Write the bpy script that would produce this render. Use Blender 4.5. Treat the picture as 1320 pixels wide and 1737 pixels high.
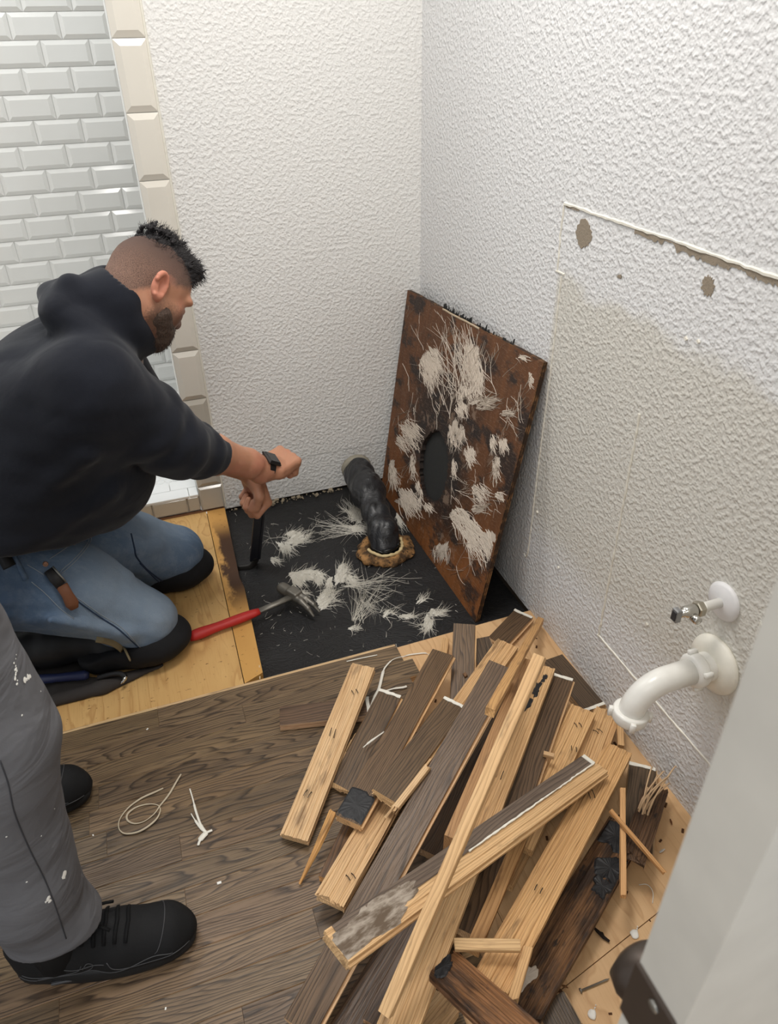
import bpy, math, random
import numpy as np
from mathutils import Vector, Matrix
from mathutils.bvhtree import BVHTree

for o in list(bpy.data.objects): bpy.data.objects.remove(o)
scene = bpy.context.scene
COL = scene.collection
PI = math.pi

# ------------------------------------------------------------------ camera
# room frame (metres): wall_back is the plane y=0, wall_right the plane x=0, hardwood top z=0
IW, IH = 1320.0, 1737.0
FPX = 1233.6
CAM = np.array([-0.8447, -2.1178, 1.3122])
CR = np.array([0.942, -0.3351, -0.0168])
CU = np.array([0.1991, 0.5183, 0.8317])
CF = np.array([0.27, 0.7868, -0.555])
cd = bpy.data.cameras.new('camera')
cam = bpy.data.objects.new('camera', cd); COL.objects.link(cam)
cd.sensor_fit = 'HORIZONTAL'; cd.sensor_width = 36.0; cd.lens = FPX * 36.0 / IW
cd.clip_start = 0.02
_m = Matrix.Identity(4)
for i in range(3):
    _m[i][0], _m[i][1], _m[i][2], _m[i][3] = CR[i], CU[i], -CF[i], CAM[i]
cam.matrix_world = _m
cd.dof.use_dof = True; cd.dof.focus_distance = 1.45; cd.dof.aperture_fstop = cd.lens / 1000.0 / 0.0024
scene.camera = cam

# ------------------------------------------------------------------ light
world = bpy.data.worlds.new('world'); scene.world = world; world.use_nodes = True
world.node_tree.nodes['Background'].inputs[0].default_value = (0.93, 0.97, 1.0, 1)
world.node_tree.nodes['Background'].inputs[1].default_value = 0.75
def area(name, loc, size, power, color, target):
    ld = bpy.data.lights.new(name, 'AREA'); ld.shape = 'RECTANGLE'; ld.size, ld.size_y = size
    ld.energy = power; ld.color = color
    o = bpy.data.objects.new(name, ld); COL.objects.link(o); o.location = loc
    o.rotation_euler = (Vector(target) - Vector(loc)).to_track_quat('-Z', 'Y').to_euler()
    return o
area('ceiling_lamp', (-0.62, -0.95, 2.40), (0.55, 0.55), 22, (1.0, 0.965, 0.92), (-0.62, -0.95, 0))
area('hall_lamp', (-1.3, -2.7, 2.40), (0.6, 0.6), 17, (1.0, 0.97, 0.93), (-1.2, -2.5, 0))
area('shower_fill', (-1.35, 0.45, 2.40), (0.5, 0.5), 14, (0.97, 0.99, 1.0), (-1.35, 0.5, 0))  # added fill light without a known fixture, brightens the shower tiles
scene.view_settings.view_transform = 'Standard'
scene.view_settings.look = 'None'
scene.view_settings.exposure = -0.08
scene.view_settings.gamma = 1.0
scene.view_settings.use_curve_mapping = False

# ------------------------------------------------------------------ helpers
def ray(x, y): return (x - IW/2)/FPX*CR - (y - IH/2)/FPX*CU + CF
def PZ(x, y, z=0.0): d = ray(x, y); return CAM + d*((z - CAM[2])/d[2])
def PX(x, y, X=0.0): d = ray(x, y); return CAM + d*((X - CAM[0])/d[0])
def PY(x, y, Y=0.0): d = ray(x, y); return CAM + d*((Y - CAM[1])/d[1])

def lin(c):
    return tuple((v/255/12.92 if v/255 <= .04045 else ((v/255+.055)/1.055)**2.4) for v in c) + (1.0,)

class NT:
    def __init__(s, name):
        s.m = bpy.data.materials.new(name); s.m.use_nodes = True; s.t = s.m.node_tree
        s.b = s.t.nodes['Principled BSDF']; s.out = s.t.nodes['Material Output']
    def n(s, typ, **kw):
        nd = s.t.nodes.new('ShaderNode' + typ)
        for k, v in kw.items():
            if hasattr(nd, k) and not k[0].isupper(): setattr(nd, k, v)
            else:
                key = int(k[1:]) if k[0] == 'i' and k[1:].isdigit() else k.replace('_', ' ')
                s.set(nd.inputs[key], v)
        return nd
    def set(s, sock, v):
        if isinstance(v, bpy.types.Node): v = v.outputs[0]
        if isinstance(v, bpy.types.NodeSocket): s.t.links.new(v, sock)
        else: sock.default_value = v
    def math(s, op, a, b=None, c=None, clamp=False):
        nd = s.t.nodes.new('ShaderNodeMath'); nd.operation = op; nd.use_clamp = clamp
        for i, v in enumerate((a, b, c)):
            if v is not None: s.set(nd.inputs[i], v)
        return nd.outputs[0]
    def mix(s, fac, a, b, mode='MIX'):
        nd = s.t.nodes.new('ShaderNodeMix'); nd.data_type = 'RGBA'; nd.blend_type = mode
        s.set(nd.inputs[0], fac); s.set(nd.inputs[6], a); s.set(nd.inputs[7], b)
        return nd.outputs[2]
    def ramp(s, fac, stops, interp='LINEAR'):
        nd = s.t.nodes.new('ShaderNodeValToRGB'); nd.color_ramp.interpolation = interp
        el = nd.color_ramp.elements
        while len(el) < len(stops): el.new(0.5)
        for e, (p, c) in zip(el, stops):
            e.position = p; e.color = c if len(c) == 4 else (*c, 1)
        s.set(nd.inputs[0], fac); return nd.outputs[0]
    def step(s, v, a, b):
        nd = s.t.nodes.new('ShaderNodeMapRange'); nd.interpolation_type = 'SMOOTHSTEP'
        s.set(nd.inputs[0], v); nd.inputs[1].default_value = a; nd.inputs[2].default_value = b
        return nd.outputs[0]
    def obj(s): return s.n('TexCoord').outputs['Object']
    def vmul(s, v, sc):
        nd = s.t.nodes.new('ShaderNodeVectorMath'); nd.operation = 'MULTIPLY'
        s.set(nd.inputs[0], v); nd.inputs[1].default_value = sc; return nd.outputs[0]
    def vadd(s, a, b):
        nd = s.t.nodes.new('ShaderNodeVectorMath'); nd.operation = 'ADD'
        s.set(nd.inputs[0], a); s.set(nd.inputs[1], b); return nd.outputs[0]
    def noise(s, vec, scale, detail=2.0, rough=.5, dist=0.0):
        return s.n('TexNoise', Vector=vec, Scale=scale, Detail=detail, Roughness=rough, Distortion=dist).outputs[0]
    def bump(s, h, strength=.3, dist=.002, normal=None):
        nd = s.n('Bump', Height=h, Strength=strength, Distance=dist)
        if normal is not None: s.set(nd.inputs['Normal'], normal)
        return nd.outputs[0]
    def sep(s, v): return s.n('SeparateXYZ', Vector=v).outputs
    def fin(s, color, rough=.5, normal=None, spec=.5, **kw):
        s.set(s.b.inputs['Base Color'], color); s.set(s.b.inputs['Roughness'], rough)
        s.b.inputs['Specular IOR Level'].default_value = spec
        if normal is not None: s.set(s.b.inputs['Normal'], normal)
        for k, v in kw.items(): s.set(s.b.inputs[k.replace('_', ' ')], v)
        return s.m

MATS = {}
def flat(name, rgb, rough=.5, spec=.5, bump=None, **kw):
    """plain colour with a little procedural mottling"""
    if name in MATS: return MATS[name]
    t = NT(name); v = t.obj()
    c = lin(rgb)
    nz = t.noise(v, bump[0] if bump else 40, 3)
    col = t.mix(nz, tuple(x*.88 for x in c[:3])+(1,), tuple(min(1, x*1.1) for x in c[:3])+(1,))
    nrm = t.bump(nz, bump[1], bump[2]) if bump else None
    MATS[name] = t.fin(col, rough, nrm, spec, **kw); return MATS[name]

class MB:
    """collects faces, then links them as ONE mesh object"""
    def __init__(s): s.v = []; s.f = []; s.mi = []
    def add(s, vs, fs, mi=0):
        o = len(s.v); s.v += [tuple(map(float, p)) for p in vs]
        for i, f in enumerate(fs):
            s.f.append([o + k for k in f]); s.mi.append(mi[i] if isinstance(mi, (list, tuple)) else mi)
        return s
    def box(s, lo, hi, bev=0.0, mi=0, R=None, T=(0, 0, 0)):
        lo, hi = np.array(lo, float), np.array(hi, float); b = bev
        x0, y0, z0 = lo; x1, y1, z1 = hi
        if b <= 0:
            vs = [(x0,y0,z0),(x1,y0,z0),(x1,y1,z0),(x0,y1,z0),(x0,y0,z1),(x1,y0,z1),(x1,y1,z1),(x0,y1,z1)]
            fs = [(3,2,1,0),(4,5,6,7),(0,1,5,4),(1,2,6,5),(2,3,7,6),(3,0,4,7)]
        else:
            vs = []
            for z, i in ((z0, b), (z0+b, 0), (z1-b, 0), (z1, b)):
                vs += [(x0+i,y0+i,z),(x1-i,y0+i,z),(x1-i,y1-i,z),(x0+i,y1-i,z)]
            fs = [(3,2,1,0),(12,13,14,15)]
            for k in range(3):
                for j in range(4):
                    fs.append((k*4+j, k*4+(j+1)%4, k*4+4+(j+1)%4, k*4+4+j))
        if R is not None: vs = [np.array(R) @ np.array(v) for v in vs]
        return s.add([np.array(v)+np.array(T) for v in vs], fs, mi)
    def tube(s, pts, r, n=8, mi=0, caps=True, flat=None, up=None):
        pts = [np.array(p, float) for p in pts]; N = len(pts)
        rr = r if isinstance(r, (list, tuple, np.ndarray)) else [r]*N
        a = None; vs = []
        for i in range(N):
            t = pts[min(i+1, N-1)] - pts[max(i-1, 0)]; t = t/(np.linalg.norm(t)+1e-12)
            if a is None:
                u = np.array(up if up is not None else ((0, 0, 1) if abs(t[2]) < .9 else (1, 0, 0)), float)
                a = u - t*(u@t)
            else: a = a - t*(a@t)
            a = a/(np.linalg.norm(a)+1e-12); b = np.cross(t, a)
            fl = flat if flat else 1.0
            for k in range(n):
                th = 2*PI*k/n
                vs.append(pts[i] + rr[i]*(math.cos(th)*a*fl + math.sin(th)*b))
        fs = []
        for i in range(N-1):
            for k in range(n):
                fs.append((i*n+k, i*n+(k+1) % n, (i+1)*n+(k+1) % n, (i+1)*n+k))
        if caps: fs += [tuple(range(n-1, -1, -1)), tuple(range((N-1)*n, N*n))]
        return s.add(vs, fs, mi)
    def lathe(s, prof, n=24, R=None, T=(0, 0, 0), mi=0, close=True):
        """profile [(r, z)] around local z"""
        vs = []; fs = []
        for r, z in prof:
            for k in range(n):
                th = 2*PI*k/n; p = np.array([r*math.cos(th), r*math.sin(th), z])
                vs.append((np.array(R) @ p if R is not None else p) + np.array(T))
        for i in range(len(prof)-1):
            for k in range(n): fs.append((i*n+k, i*n+(k+1) % n, (i+1)*n+(k+1) % n, (i+1)*n+k))
        if close: fs += [tuple(range(n-1, -1, -1)), tuple(range((len(prof)-1)*n, len(prof)*n))]
        return s.add(vs, fs, mi)
    def prism(s, poly, z0, z1, R=None, T=(0, 0, 0), mi=0):
        n = len(poly); vs = [(x, y, z0) for x, y in poly] + [(x, y, z1) for x, y in poly]
        fs = [tuple(range(n-1, -1, -1)), tuple(range(n, 2*n))] + [(k, (k+1) % n, n+(k+1) % n, n+k) for k in range(n)]
        if R is not None: vs = [np.array(R) @ np.array(v) for v in vs]
        return s.add([np.array(v)+np.array(T) for v in vs], fs, mi)
    def mesh(s, name, mats, smooth=False):
        me = bpy.data.meshes.new(name); me.from_pydata(s.v, [], s.f)
        for m in (mats if isinstance(mats, (list, tuple)) else [mats]): me.materials.append(m)
        if any(s.mi): me.polygons.foreach_set('material_index', s.mi)
        if smooth: me.polygons.foreach_set('use_smooth', [True]*len(me.polygons))
        me.update(); return me
    def build(s, name, mats, parent=None, smooth=False, **kw):
        return link(name, s.mesh(name, mats, smooth), parent, **kw)

def link(name, me, parent=None, loc=None, mw=None, color=None):
    o = bpy.data.objects.new(name, me); COL.objects.link(o)
    if mw is not None: o.matrix_world = mw
    elif loc is not None: o.location = loc
    if parent is not None: o.parent = parent
    if color is not None: o.color = color
    return o
def tag(o, label=None, cat=None, group=None, kind=None):
    if label: o['label'] = label
    if cat: o['category'] = cat
    if group: o['group'] = group
    if kind: o['kind'] = kind
    return o
def empty(name, loc=(0, 0, 0), mw=None, parent=None):
    o = bpy.data.objects.new(name, None); COL.objects.link(o); o.empty_display_size = .05
    if mw is not None: o.matrix_world = mw
    else: o.location = loc
    if parent is not None: o.parent = parent
    return o
def frame(o, x, y, z):
    m = Matrix.Identity(4)
    for i in range(3): m[i][0], m[i][1], m[i][2], m[i][3] = x[i], y[i], z[i], o[i]
    return m
def unit(v): v = np.array(v, float); return v/(np.linalg.norm(v)+1e-12)
def rot(ax, deg):
    c, s = math.cos(math.radians(deg)), math.sin(math.radians(deg))
    return np.array({'x': [[1,0,0],[0,c,-s],[0,s,c]], 'y': [[c,0,s],[0,1,0],[-s,0,c]], 'z': [[c,-s,0],[s,c,0],[0,0,1]]}[ax])
def spline(pts, n=8):
    """Catmull-Rom through pts"""
    P = [np.array(p, float) for p in pts]; P = [2*P[0]-P[1]] + P + [2*P[-1]-P[-2]]; out = []
    for i in range(1, len(P)-2):
        for k in range(n):
            t = k/n
            out.append(.5*((2*P[i]) + (-P[i-1]+P[i+1])*t + (2*P[i-1]-5*P[i]+4*P[i+1]-P[i+2])*t*t + (-P[i-1]+3*P[i]-3*P[i+1]+P[i+2])*t**3))
    out.append(P[-2]); return out

# ------------------------------------------------------------------ materials
def plaster(name, rgb, old=None):
    t = NT(name); v = t.obj()
    big = t.noise(v, 105, 1.2, .45); fine = t.noise(v, 240, 1)
    blob = t.step(big, .34, .78)
    h = t.math('ADD', t.math('MULTIPLY', blob, 1.0), t.math('MULTIPLY', fine, .35))
    col = lin(rgb)
    if old:
        s = t.sep(v)
        wob = t.math('MULTIPLY', t.noise(v, 9, 3), .10)
        a = t.step(t.math('ADD', s[2], wob), .935, .90)
        b = t.step(s[1], -.772, -.786)
        c = t.step(s[2], .18, .32)
        col = t.mix(t.math('MULTIPLY', t.math('MULTIPLY', a, b), t.math('MULTIPLY', c, .75)), col, lin(old))
    return t.fin(col, .62, t.bump(h, .46, .0038), .3)

def wood(name, dark, mid, light, freq=190., warp=1.3, tint=True, rough=.5, contrast=1., stain=None, bump=.25, spec=.4):
    """oak: cathedral rings + pores running along local x; tint comes from the object's own colour"""
    t = NT(name); info = t.n('ObjectInfo')
    off = t.n('CombineXYZ', X=t.math('MULTIPLY', info.outputs['Random'], 37.), Y=t.math('MULTIPLY', info.outputs['Random'], 3.1), Z=t.math('MULTIPLY', info.outputs['Random'], 11.)).outputs[0]
    v = t.vadd(t.obj(), off); s = t.sep(v)
    w = t.noise(t.vmul(v, (2.2, 15, 15)), 1., 2., .5)
    w2 = t.noise(t.vmul(v, (9, 60, 60)), 1., 2., .5)
    ph = t.math('ADD', t.math('MULTIPLY', t.math('ADD', s[1], t.math('MULTIPLY', s[2], .5)), freq), t.math('ADD', t.math('MULTIPLY', w, 9.*warp), t.math('MULTIPLY', w2, .9)))
    fr = t.math('FRACT', ph)
    ring = t.ramp(fr, [(0, (0, 0, 0)), (.55, (.25,)*3), (.86, (1,)*3), (1, (0,)*3)])
    pores = t.step(t.noise(t.vmul(v, (14, 420, 420)), 1., 3., .6), .50, .68)
    broad = t.noise(t.vmul(v, (4, 30, 30)), 1., 3.)
    c = t.mix(broad, lin(light), lin(mid))
    c = t.mix(t.math('MULTIPLY', ring, .62*contrast), c, lin(dark))
    c = t.mix(t.math('MULTIPLY', pores, .45*contrast), c, lin(dark))
    if tint: c = t.mix(1.0, c, info.outputs['Color'], 'MULTIPLY')
    if stain: c = stain(t, c, v)
    h = t.math('SUBTRACT', t.math('MULTIPLY', broad, .3), t.math('ADD', t.math('MULTIPLY', ring, .5), pores))
    return t.fin(c, rough, t.bump(h, bump, .0012), spec)

def rot_stain(t, c, v):
    m = t.step(t.noise(t.vmul(v, (7, 26, 26)), 1., 4., .62), .42, .62)
    m2 = t.step(t.noise(t.vmul(v, (11, 30, 30)), 1.3, 4., .6), .60, .68)
    c = t.mix(t.math('MULTIPLY', m, .9), c, lin((44, 32, 25)))
    return t.mix(t.math('MULTIPLY', m2, .85), c, lin((22, 20, 20)))
def grime(t, c, v):
    m = t.step(t.noise(t.vmul(v, (9, 40, 40)), 1., 4., .6), .55, .72)
    return t.mix(t.math('MULTIPLY', m, .55), c, lin((70, 48, 32)))

M_PLASTER = plaster('wall_plaster', (233, 232, 229))
M_PLASTER_R = plaster('wall_plaster_patched', (226, 226, 226), (211, 207, 196))
M_FLOORWOOD = wood('stained_oak_floor', (38, 28, 21), (96, 76, 57), (148, 124, 95), 105, 1.9, True, .42, 1.35)
M_FACE = wood('dark_stained_face', (38, 28, 20), (88, 70, 52), (122, 100, 76), 150, 1.5, True, .42, 1.2)
M_OAK = wood('raw_oak', (144, 106, 70), (208, 171, 127), (232, 202, 160), 200, 1.0, True, .6, .8, grime)
M_ROT = wood('rotten_oak', (52, 34, 24), (112, 80, 54), (150, 112, 74), 230, .9, True, .6, .9, rot_stain, .6)
M_WHITE_PAINT = flat('white_paint', (238, 236, 230), .5, .4, (60, .2, .001))
M_CAULK = flat('white_caulk', (232, 228, 216), .5, .4, (120, .2, .001))
M_STEEL = flat('dull_steel', (150, 148, 142), .38, .5, (90, .15, .0005), Metallic=.85)
M_DARKSTEEL = flat('dark_steel', (52, 50, 48), .45, .5, (90, .15, .0005), Metallic=.6)
M_CHROME = flat('chrome', (205, 203, 198), .16, .5, (60, .05, .0003), Metallic=1.0)
M_PVC = flat('white_pvc', (238, 236, 230), .28, .5, (30, .05, .0005))
M_BLACK = flat('black_rubber', (26, 26, 28), .6, .4, (60, .3, .001))
# ================================================================== structure
rng = random.Random(7)
def struct(o, label=None, cat=None): return tag(o, label, None, None, 'structure')

ZB, ZP = -0.040, -0.019          # black subfloor top, plywood top (hardwood top is 0)
XJ = -0.6993                     # right edge of the cream tile column
# --- back wall: upper sheet and the lower strip below the drywall seam
wb = struct(MB().box((XJ, 0, .1128), (0.1, .10, 2.44)).build('wall_back', M_PLASTER), 'white textured plaster wall behind the kneeling man')
MB().box((XJ, .0008, -.030), (0.1, .10, .1112)).build('wall_strip', M_PLASTER, wb)
MB().box((XJ, .012, -.06), (0, .09, -.031)).build('bottom_plate', flat('dark_plate', (74, 62, 50), .8, .3, (60, .4, .002)), wb)  # dark brown plate set back in the gap below the wall
# crumbs of plaster along the gap
mb = MB()
for i in range(90):
    x = -.69 + .43*rng.random(); 
    if rng.random() < .45: x = -.60 + .10*rng.gauss(0, .5) + .06
    s = .0015 + .0065*rng.random()**3
    R = rot('z', rng.random()*180) @ rot('x', rng.random()*90)
    mb.box((-s, -s*.7, -s*.5), (s, s*.7, s*.5), 0, 0, R, (x, -.004 - .02*rng.random()**2, ZB + s*.5 + .006*rng.random()))
o = mb.build('plaster_crumbs', flat('crumb', (150, 138, 118), .8, .2, (80, .3, .001)), wb); o['kind'] = 'stuff'
# --- right wall
wr = struct(MB().box((0, -2.7, -.024), (.1, 0.0, 2.44)).build('wall_right', M_PLASTER_R), 'white textured plaster wall with the vanity outline and pipes')
MB().box((.006, -2.7, -.06), (.09, 0, -.0245)).build('bottom_plate', MATS['dark_plate'], wr)
def wallpt(px, py, off=0.0): p = PX(px, py); p[0] = -off; return p
def caulk_line(pix, r, name='caulk_line'):
    mb = MB(); pts = []
    for (a, b) in zip(pix[:-1], pix[1:]):
        A, B = wallpt(*a), wallpt(*b); n = max(2, int(np.linalg.norm(B-A)/.012))
        for k in range(n): pts.append(A + (B-A)*k/n + np.array([0, rng.gauss(0, .0007), rng.gauss(0, .0007)]))
    pts.append(wallpt(*pix[-1]))
    mb.tube(pts, [r*(.7+.6*rng.random()) for _ in pts], 6)
    return mb.build(name, M_CAULK, wr)
caulk_line([(958, 345), (1140, 407), (1320, 471), (1420, 507)], .0032)
caulk_line([(958, 345), (951, 400), (946, 459)], .0024)
caulk_line([(944, 459), (958, 466)], .003)
caulk_line([(953, 468), (936, 617), (915, 780), (896, 938), (892, 944), (889, 938)], .0021)
caulk_line([(1086, 703), (1051, 890), (1016, 1078)], .0026)
caulk_line([(1015, 1077), (1110, 1187), (1199, 1290), (1260, 1362)], .0026)
M_TORN = flat('torn_paper', (150, 138, 122), .9, .2, (260, .5, .002))
def patch(cx, cy, rx, ry, rough, name='torn_patch', n=40):
    poly = []
    for k in range(n):
        a = 2*PI*k/n; r = 1 + rough*(rng.random()-.5)
        poly.append(wallpt(cx + rx*r*math.cos(a), cy + ry*r*math.sin(a), .0012))
    mb = MB(); c = sum(poly)/n
    mb.add([c]+poly + [p + np.array([.003, 0, 0]) for p in poly], [(0, k+1, (k+1) % n+1) for k in range(n)] + [(k+1, n+k+1, n+(k+1) % n+1, (k+1) % n+1) for k in range(n)])
    return mb.build(name, M_TORN, wr)
patch(991, 397, 12.5, 24, .32); patch(1202, 485, 10.5, 16, .5); patch(1052, 469, 4, 3, .8)
# torn strip under the top caulk line
top, bot = [], []
for k in range(70):
    px = 1078 + 250*k/69; py = 345 + (px-958)*.348
    d = (7 + 7*rng.random())*(1.3 if 1150 < px < 1240 or px > 1270 else .9); d *= .35 if 1128 < px < 1146 else 1
    top.append(wallpt(px, py+1, .0014)); bot.append(wallpt(px-1, py+d, .0014))
mb = MB(); mb.add(top+bot, [(k, k+1, 70+k+1, 70+k) for k in range(69)]); mb.build('torn_strip', M_TORN, wr)
top, bot = [], []
for k in range(20):
    px = 962 + 22*k/19; py = 345 + (px-958)*.348
    top.append(wallpt(px, py+1, .0014)); bot.append(wallpt(px-1, py+3+3*rng.random(), .0014))
mb = MB(); mb.add(top+bot, [(k, k+1, 20+k+1, 20+k) for k in range(19)]); mb.build('torn_strip', M_TORN, wr)
# loose paint flecks on the wall
for (x, y) in ((1292, 1058), (1165, 574), (1186, 579), (912, 868), (948, 962), (1098, 1058)):
    p = wallpt(x, y, .002); MB().box((-.0015, -.003, -.002), (.002, .003, .002), 0, 0, rot('x', 40), p).build('paint_fleck', M_CAULK, wr)
# --- ceiling
struct(MB().box((-2.4, -2.9, 2.44), (.1, 1.1, 2.5)).build('ceiling', flat('ceiling_white', (236, 235, 232), .8, .2)))

# --- tiles
def tile_mesh(w, h, bev, mat, d=.009, base=.003):
    mb = MB(); x, z = w/2, h/2; b = bev
    vs = []
    for (i, y) in ((0, 0), (0, -base), (b, -d)):
        vs += [(-x+i, y, -z+i), (x-i, y, -z+i), (x-i, y, z-i), (-x+i, y, z-i)]
    fs = [(8, 9, 10, 11)] + [(k*4+j, k*4+(j+1) % 4, k*4+4+(j+1) % 4, k*4+4+j) for k in range(2) for j in range(4)]
    mb.add(vs, fs); return mb.mesh('tile', mat)
def ceramic(name, rgb):
    t = NT(name); nz = t.noise(t.obj(), 9, 2)
    c = lin(rgb); col = t.mix(nz, tuple(x*.96 for x in c[:3])+(1,), tuple(min(1, x*1.03) for x in c[:3])+(1,))
    return t.fin(col, .12, t.bump(nz, .05, .004), .5)
M_GREYTILE = ceramic('pale_grey_glaze', (220, 220, 217))
M_CREAMTILE = ceramic('cream_glaze', (228, 223, 212))
M_GREYCREAM = ceramic('darker_cream_glaze', (192, 186, 174))  # darker cream for the lowest column tiles and the curb front
M_GROUT = flat('grout', (236, 236, 233), .9, .2, (150, .2, .001))
YD = 0.9821
ws = struct(MB().box((-1.95, YD+.001, -.1), (-.66, YD+.08, 2.44)).build('wall_shower', M_GROUT), 'pale grey bevelled tile wall inside the shower')
zg = 1.3723; RP = .0775; TW = .154
offs = {}
for k, (px, py) in enumerate([(96.6, 24), (67, 68), (118, 113), (86, 158), (136, 202), (109, 244), (77, 290)]):
    offs[k] = PY(px, py, YD)[0]
full = tile_mesh(TW-.0016, RP-.0016, .0135, M_GREYTILE, .0075, .0012)
for k in range(-5, 18):
    off = offs.get(k, PY(96, 24, YD)[0] + TW*((.655*k) % 1.0))
    zc = zg - RP*(k+.5); x = off + TW*math.ceil((-.665-off)/TW)
    while x > -1.9:
        x1 = min(x, -.662); x0 = x-TW
        me = full if x1 == x else (tile_mesh(x1-x0-.0016, RP-.0016, .0135, M_GREYTILE) if x1-x0 > .035 else None)
        if me: link('tile', me, ws, loc=((x0+x1)/2, YD, zc))
        x -= TW
struct(MB().box((-.66, .10, -.1), (-.60, YD+.08, 2.44)).build('wall_shower_right', M_GREYTILE))
struct(MB().box((-2.0, .0, -.1), (-1.95, YD+.08, 2.44)).build('wall_shower_left', M_GREYTILE))
# cream tile column on the shower jamb
jamb = struct(MB().box((XJ-.078, .0005, -.017), (XJ-.0005, .10, 2.44)).build('trim_1', M_GROUT), 'column of cream bevelled tiles framing the shower opening')
CH = .1535; zt = 1.3006
cream = tile_mesh(.0765, CH-.0018, .0145, M_CREAMTILE, .0105, .004)
greige = tile_mesh(.0765, CH-.0018, .0145, M_GREYCREAM, .0105, .004)
for k in range(-7, 8):
    link('tile', cream if k < 6 else greige, jamb, loc=(XJ-.0385, .0005, zt-CH*(k+.5)))
link('tile', tile_mesh(.0765, .0885, .006, M_GREYCREAM, .0105, .004), jamb, loc=(XJ-.0385, .0005, zt-8*CH-.0452))
MB().tube([(XJ+.001, -.003, -.018), (XJ+.001, -.003, 2.4)], .0035, 6).build('caulk_bead', M_CAULK, jamb)
# curb
curb = struct(MB().box((-1.95, .004, -.02), (XJ-.079, .105, .040)).build('trim_2', M_GROUT), 'tiled curb of the shower, white on top and darker cream in front')
x = XJ-.0785; w = .040
while x > -1.9:
    link('tile', tile_mesh(w-.002, .055, .004, M_GREYCREAM, .0085, .004), curb, loc=(x-w/2, .004, .0145)); x -= w; w = .112
M_MARBLE = ceramic('white_marble', (236, 238, 238))
for (y0, y1, sh) in ((-.004, .050, .03), (.052, .104, .085)):
    x = XJ-.0785; w = sh
    while x > -1.9:
        MB().box((x-w+.001, y0, .040), (x-.001, y1, .0485), .001).build('tile', M_MARBLE, curb); x -= w; w = .152
MB().box((-1.12, -.010, -.0195), (XJ-.004, .003, -.0165)).build('wood_shim', flat('shim', (122, 84, 58), .8, .2, (60, .3, .001)), curb)
# shower floor with hexagon mosaic
sf = struct(MB().box((-1.95, .105, -.05), (-.66, YD+.02, -.003)).build('floor_shower', M_GROUT), 'white hexagon mosaic floor of the shower')
mb = MB(); P_ = .0262; r = .0143
for i in range(0, 30):
    for j in range(0, 36):
        x = -.68 - i*P_ - (P_/2 if j % 2 else 0); y = .118 + j*P_*.866
        if x < -1.3 or y > YD-.02: continue
        ring = [(x + rr*math.sin(PI/3*k), y + rr*math.cos(PI/3*k), z) for rr, z in ((r, -.003), (r*.9, -.001)) for k in range(6)]
        mb.add(ring, [tuple(range(11, 5, -1))] + [(k, (k+1) % 6, 6+(k+1) % 6, 6+k) for k in range(6)])
o = mb.build('hexagon_tiles', M_MARBLE, sf); o['kind'] = 'stuff'
dr = MB().box((-.90, .49, -.003), (-.80, .55, .001))
for k in range(7): dr.box((-.897+.0135*k, .495, .001), (-.890+.0135*k, .545, .003))
dr.build('drain_grate', M_STEEL, sf)

# ------------------------------------------------------------------ floor
def black_floor_mat():
    t = NT('black_underlay'); v = t.obj()
    sw = t.noise(t.vmul(v, (5, 9, 9)), 1., 3., .55, 2.2)
    f = t.math('SINE', t.math('MULTIPLY', sw, 90.))
    fine = t.noise(v, 240, 3); big = t.noise(v, 6, 3)
    col = t.mix(big, lin((15, 15, 16)), lin((29, 28, 29)))
    dust = t.step(t.noise(v, 60, 5, .65), .62, .80)
    col = t.mix(t.math('MULTIPLY', dust, .30), col, lin((120, 115, 108)))
    h = t.math('ADD', t.math('MULTIPLY', f, .5), t.math('MULTIPLY', fine, .5))
    return t.fin(col, t.mix(big, (.42,)*3+(1,), (.62,)*3+(1,)), t.bump(h, .35, .0016), .42)
def ply_mat(name, a, b, dk, specks=True, rough=.55):
    t = NT(name); info = t.n('ObjectInfo'); v = t.obj()
    w = t.noise(t.vmul(v, (9., 2.2, 4)), 1., 3., .5, .6)
    ring = t.math('FRACT', t.math('ADD', t.math('MULTIPLY', w, 9.), t.math('MULTIPLY', t.sep(v)[0], 7.)))
    ring = t.ramp(ring, [(0, (0,)*3), (.7, (.35,)*3), (.9, (1,)*3), (1, (0,)*3)])
    fib = t.noise(t.vmul(v, (320, 14, 60)), 1., 3., .6)
    c = t.mix(t.noise(v, 5, 3), lin(a), lin(b))
    c = t.mix(t.math('MULTIPLY', ring, .45), c, lin(dk))
    c = t.mix(t.math('MULTIPLY', t.step(fib, .5, .75), .25), c, lin(dk))
    if specks:
        s = t.step(t.noise(t.vmul(v, (60, 110, 60)), 1., 4., .65), .64, .70)
        z = t.step(t.noise(t.vmul(v, (3, 7, 4)), 1., 2.), .45, .58)
        c = t.mix(t.math('MULTIPLY', t.math('MULTIPLY', s, z), .85), c, lin((92, 58, 26)))
        vo = t.n('TexVoronoi', Vector=t.vmul(v, (1., .8, 1)), Scale=3.1).outputs['Distance']
        c = t.mix(t.math('MULTIPLY', t.step(vo, .055, .03), .9), c, lin((70, 38, 16)))
        c = t.mix(t.math('MULTIPLY', t.step(vo, .13, .05), .35), c, lin((150, 96, 44)))
    return t.fin(c, rough, t.bump(t.math('ADD', ring, fib), .18, .001), .4)
M_YPLY = ply_mat('yellow_plywood', (204, 160, 98), (220, 182, 122), (160, 108, 54))
M_BPLY = ply_mat('beige_plywood', (208, 168, 122), (220, 184, 140), (172, 126, 82), False)
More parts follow.
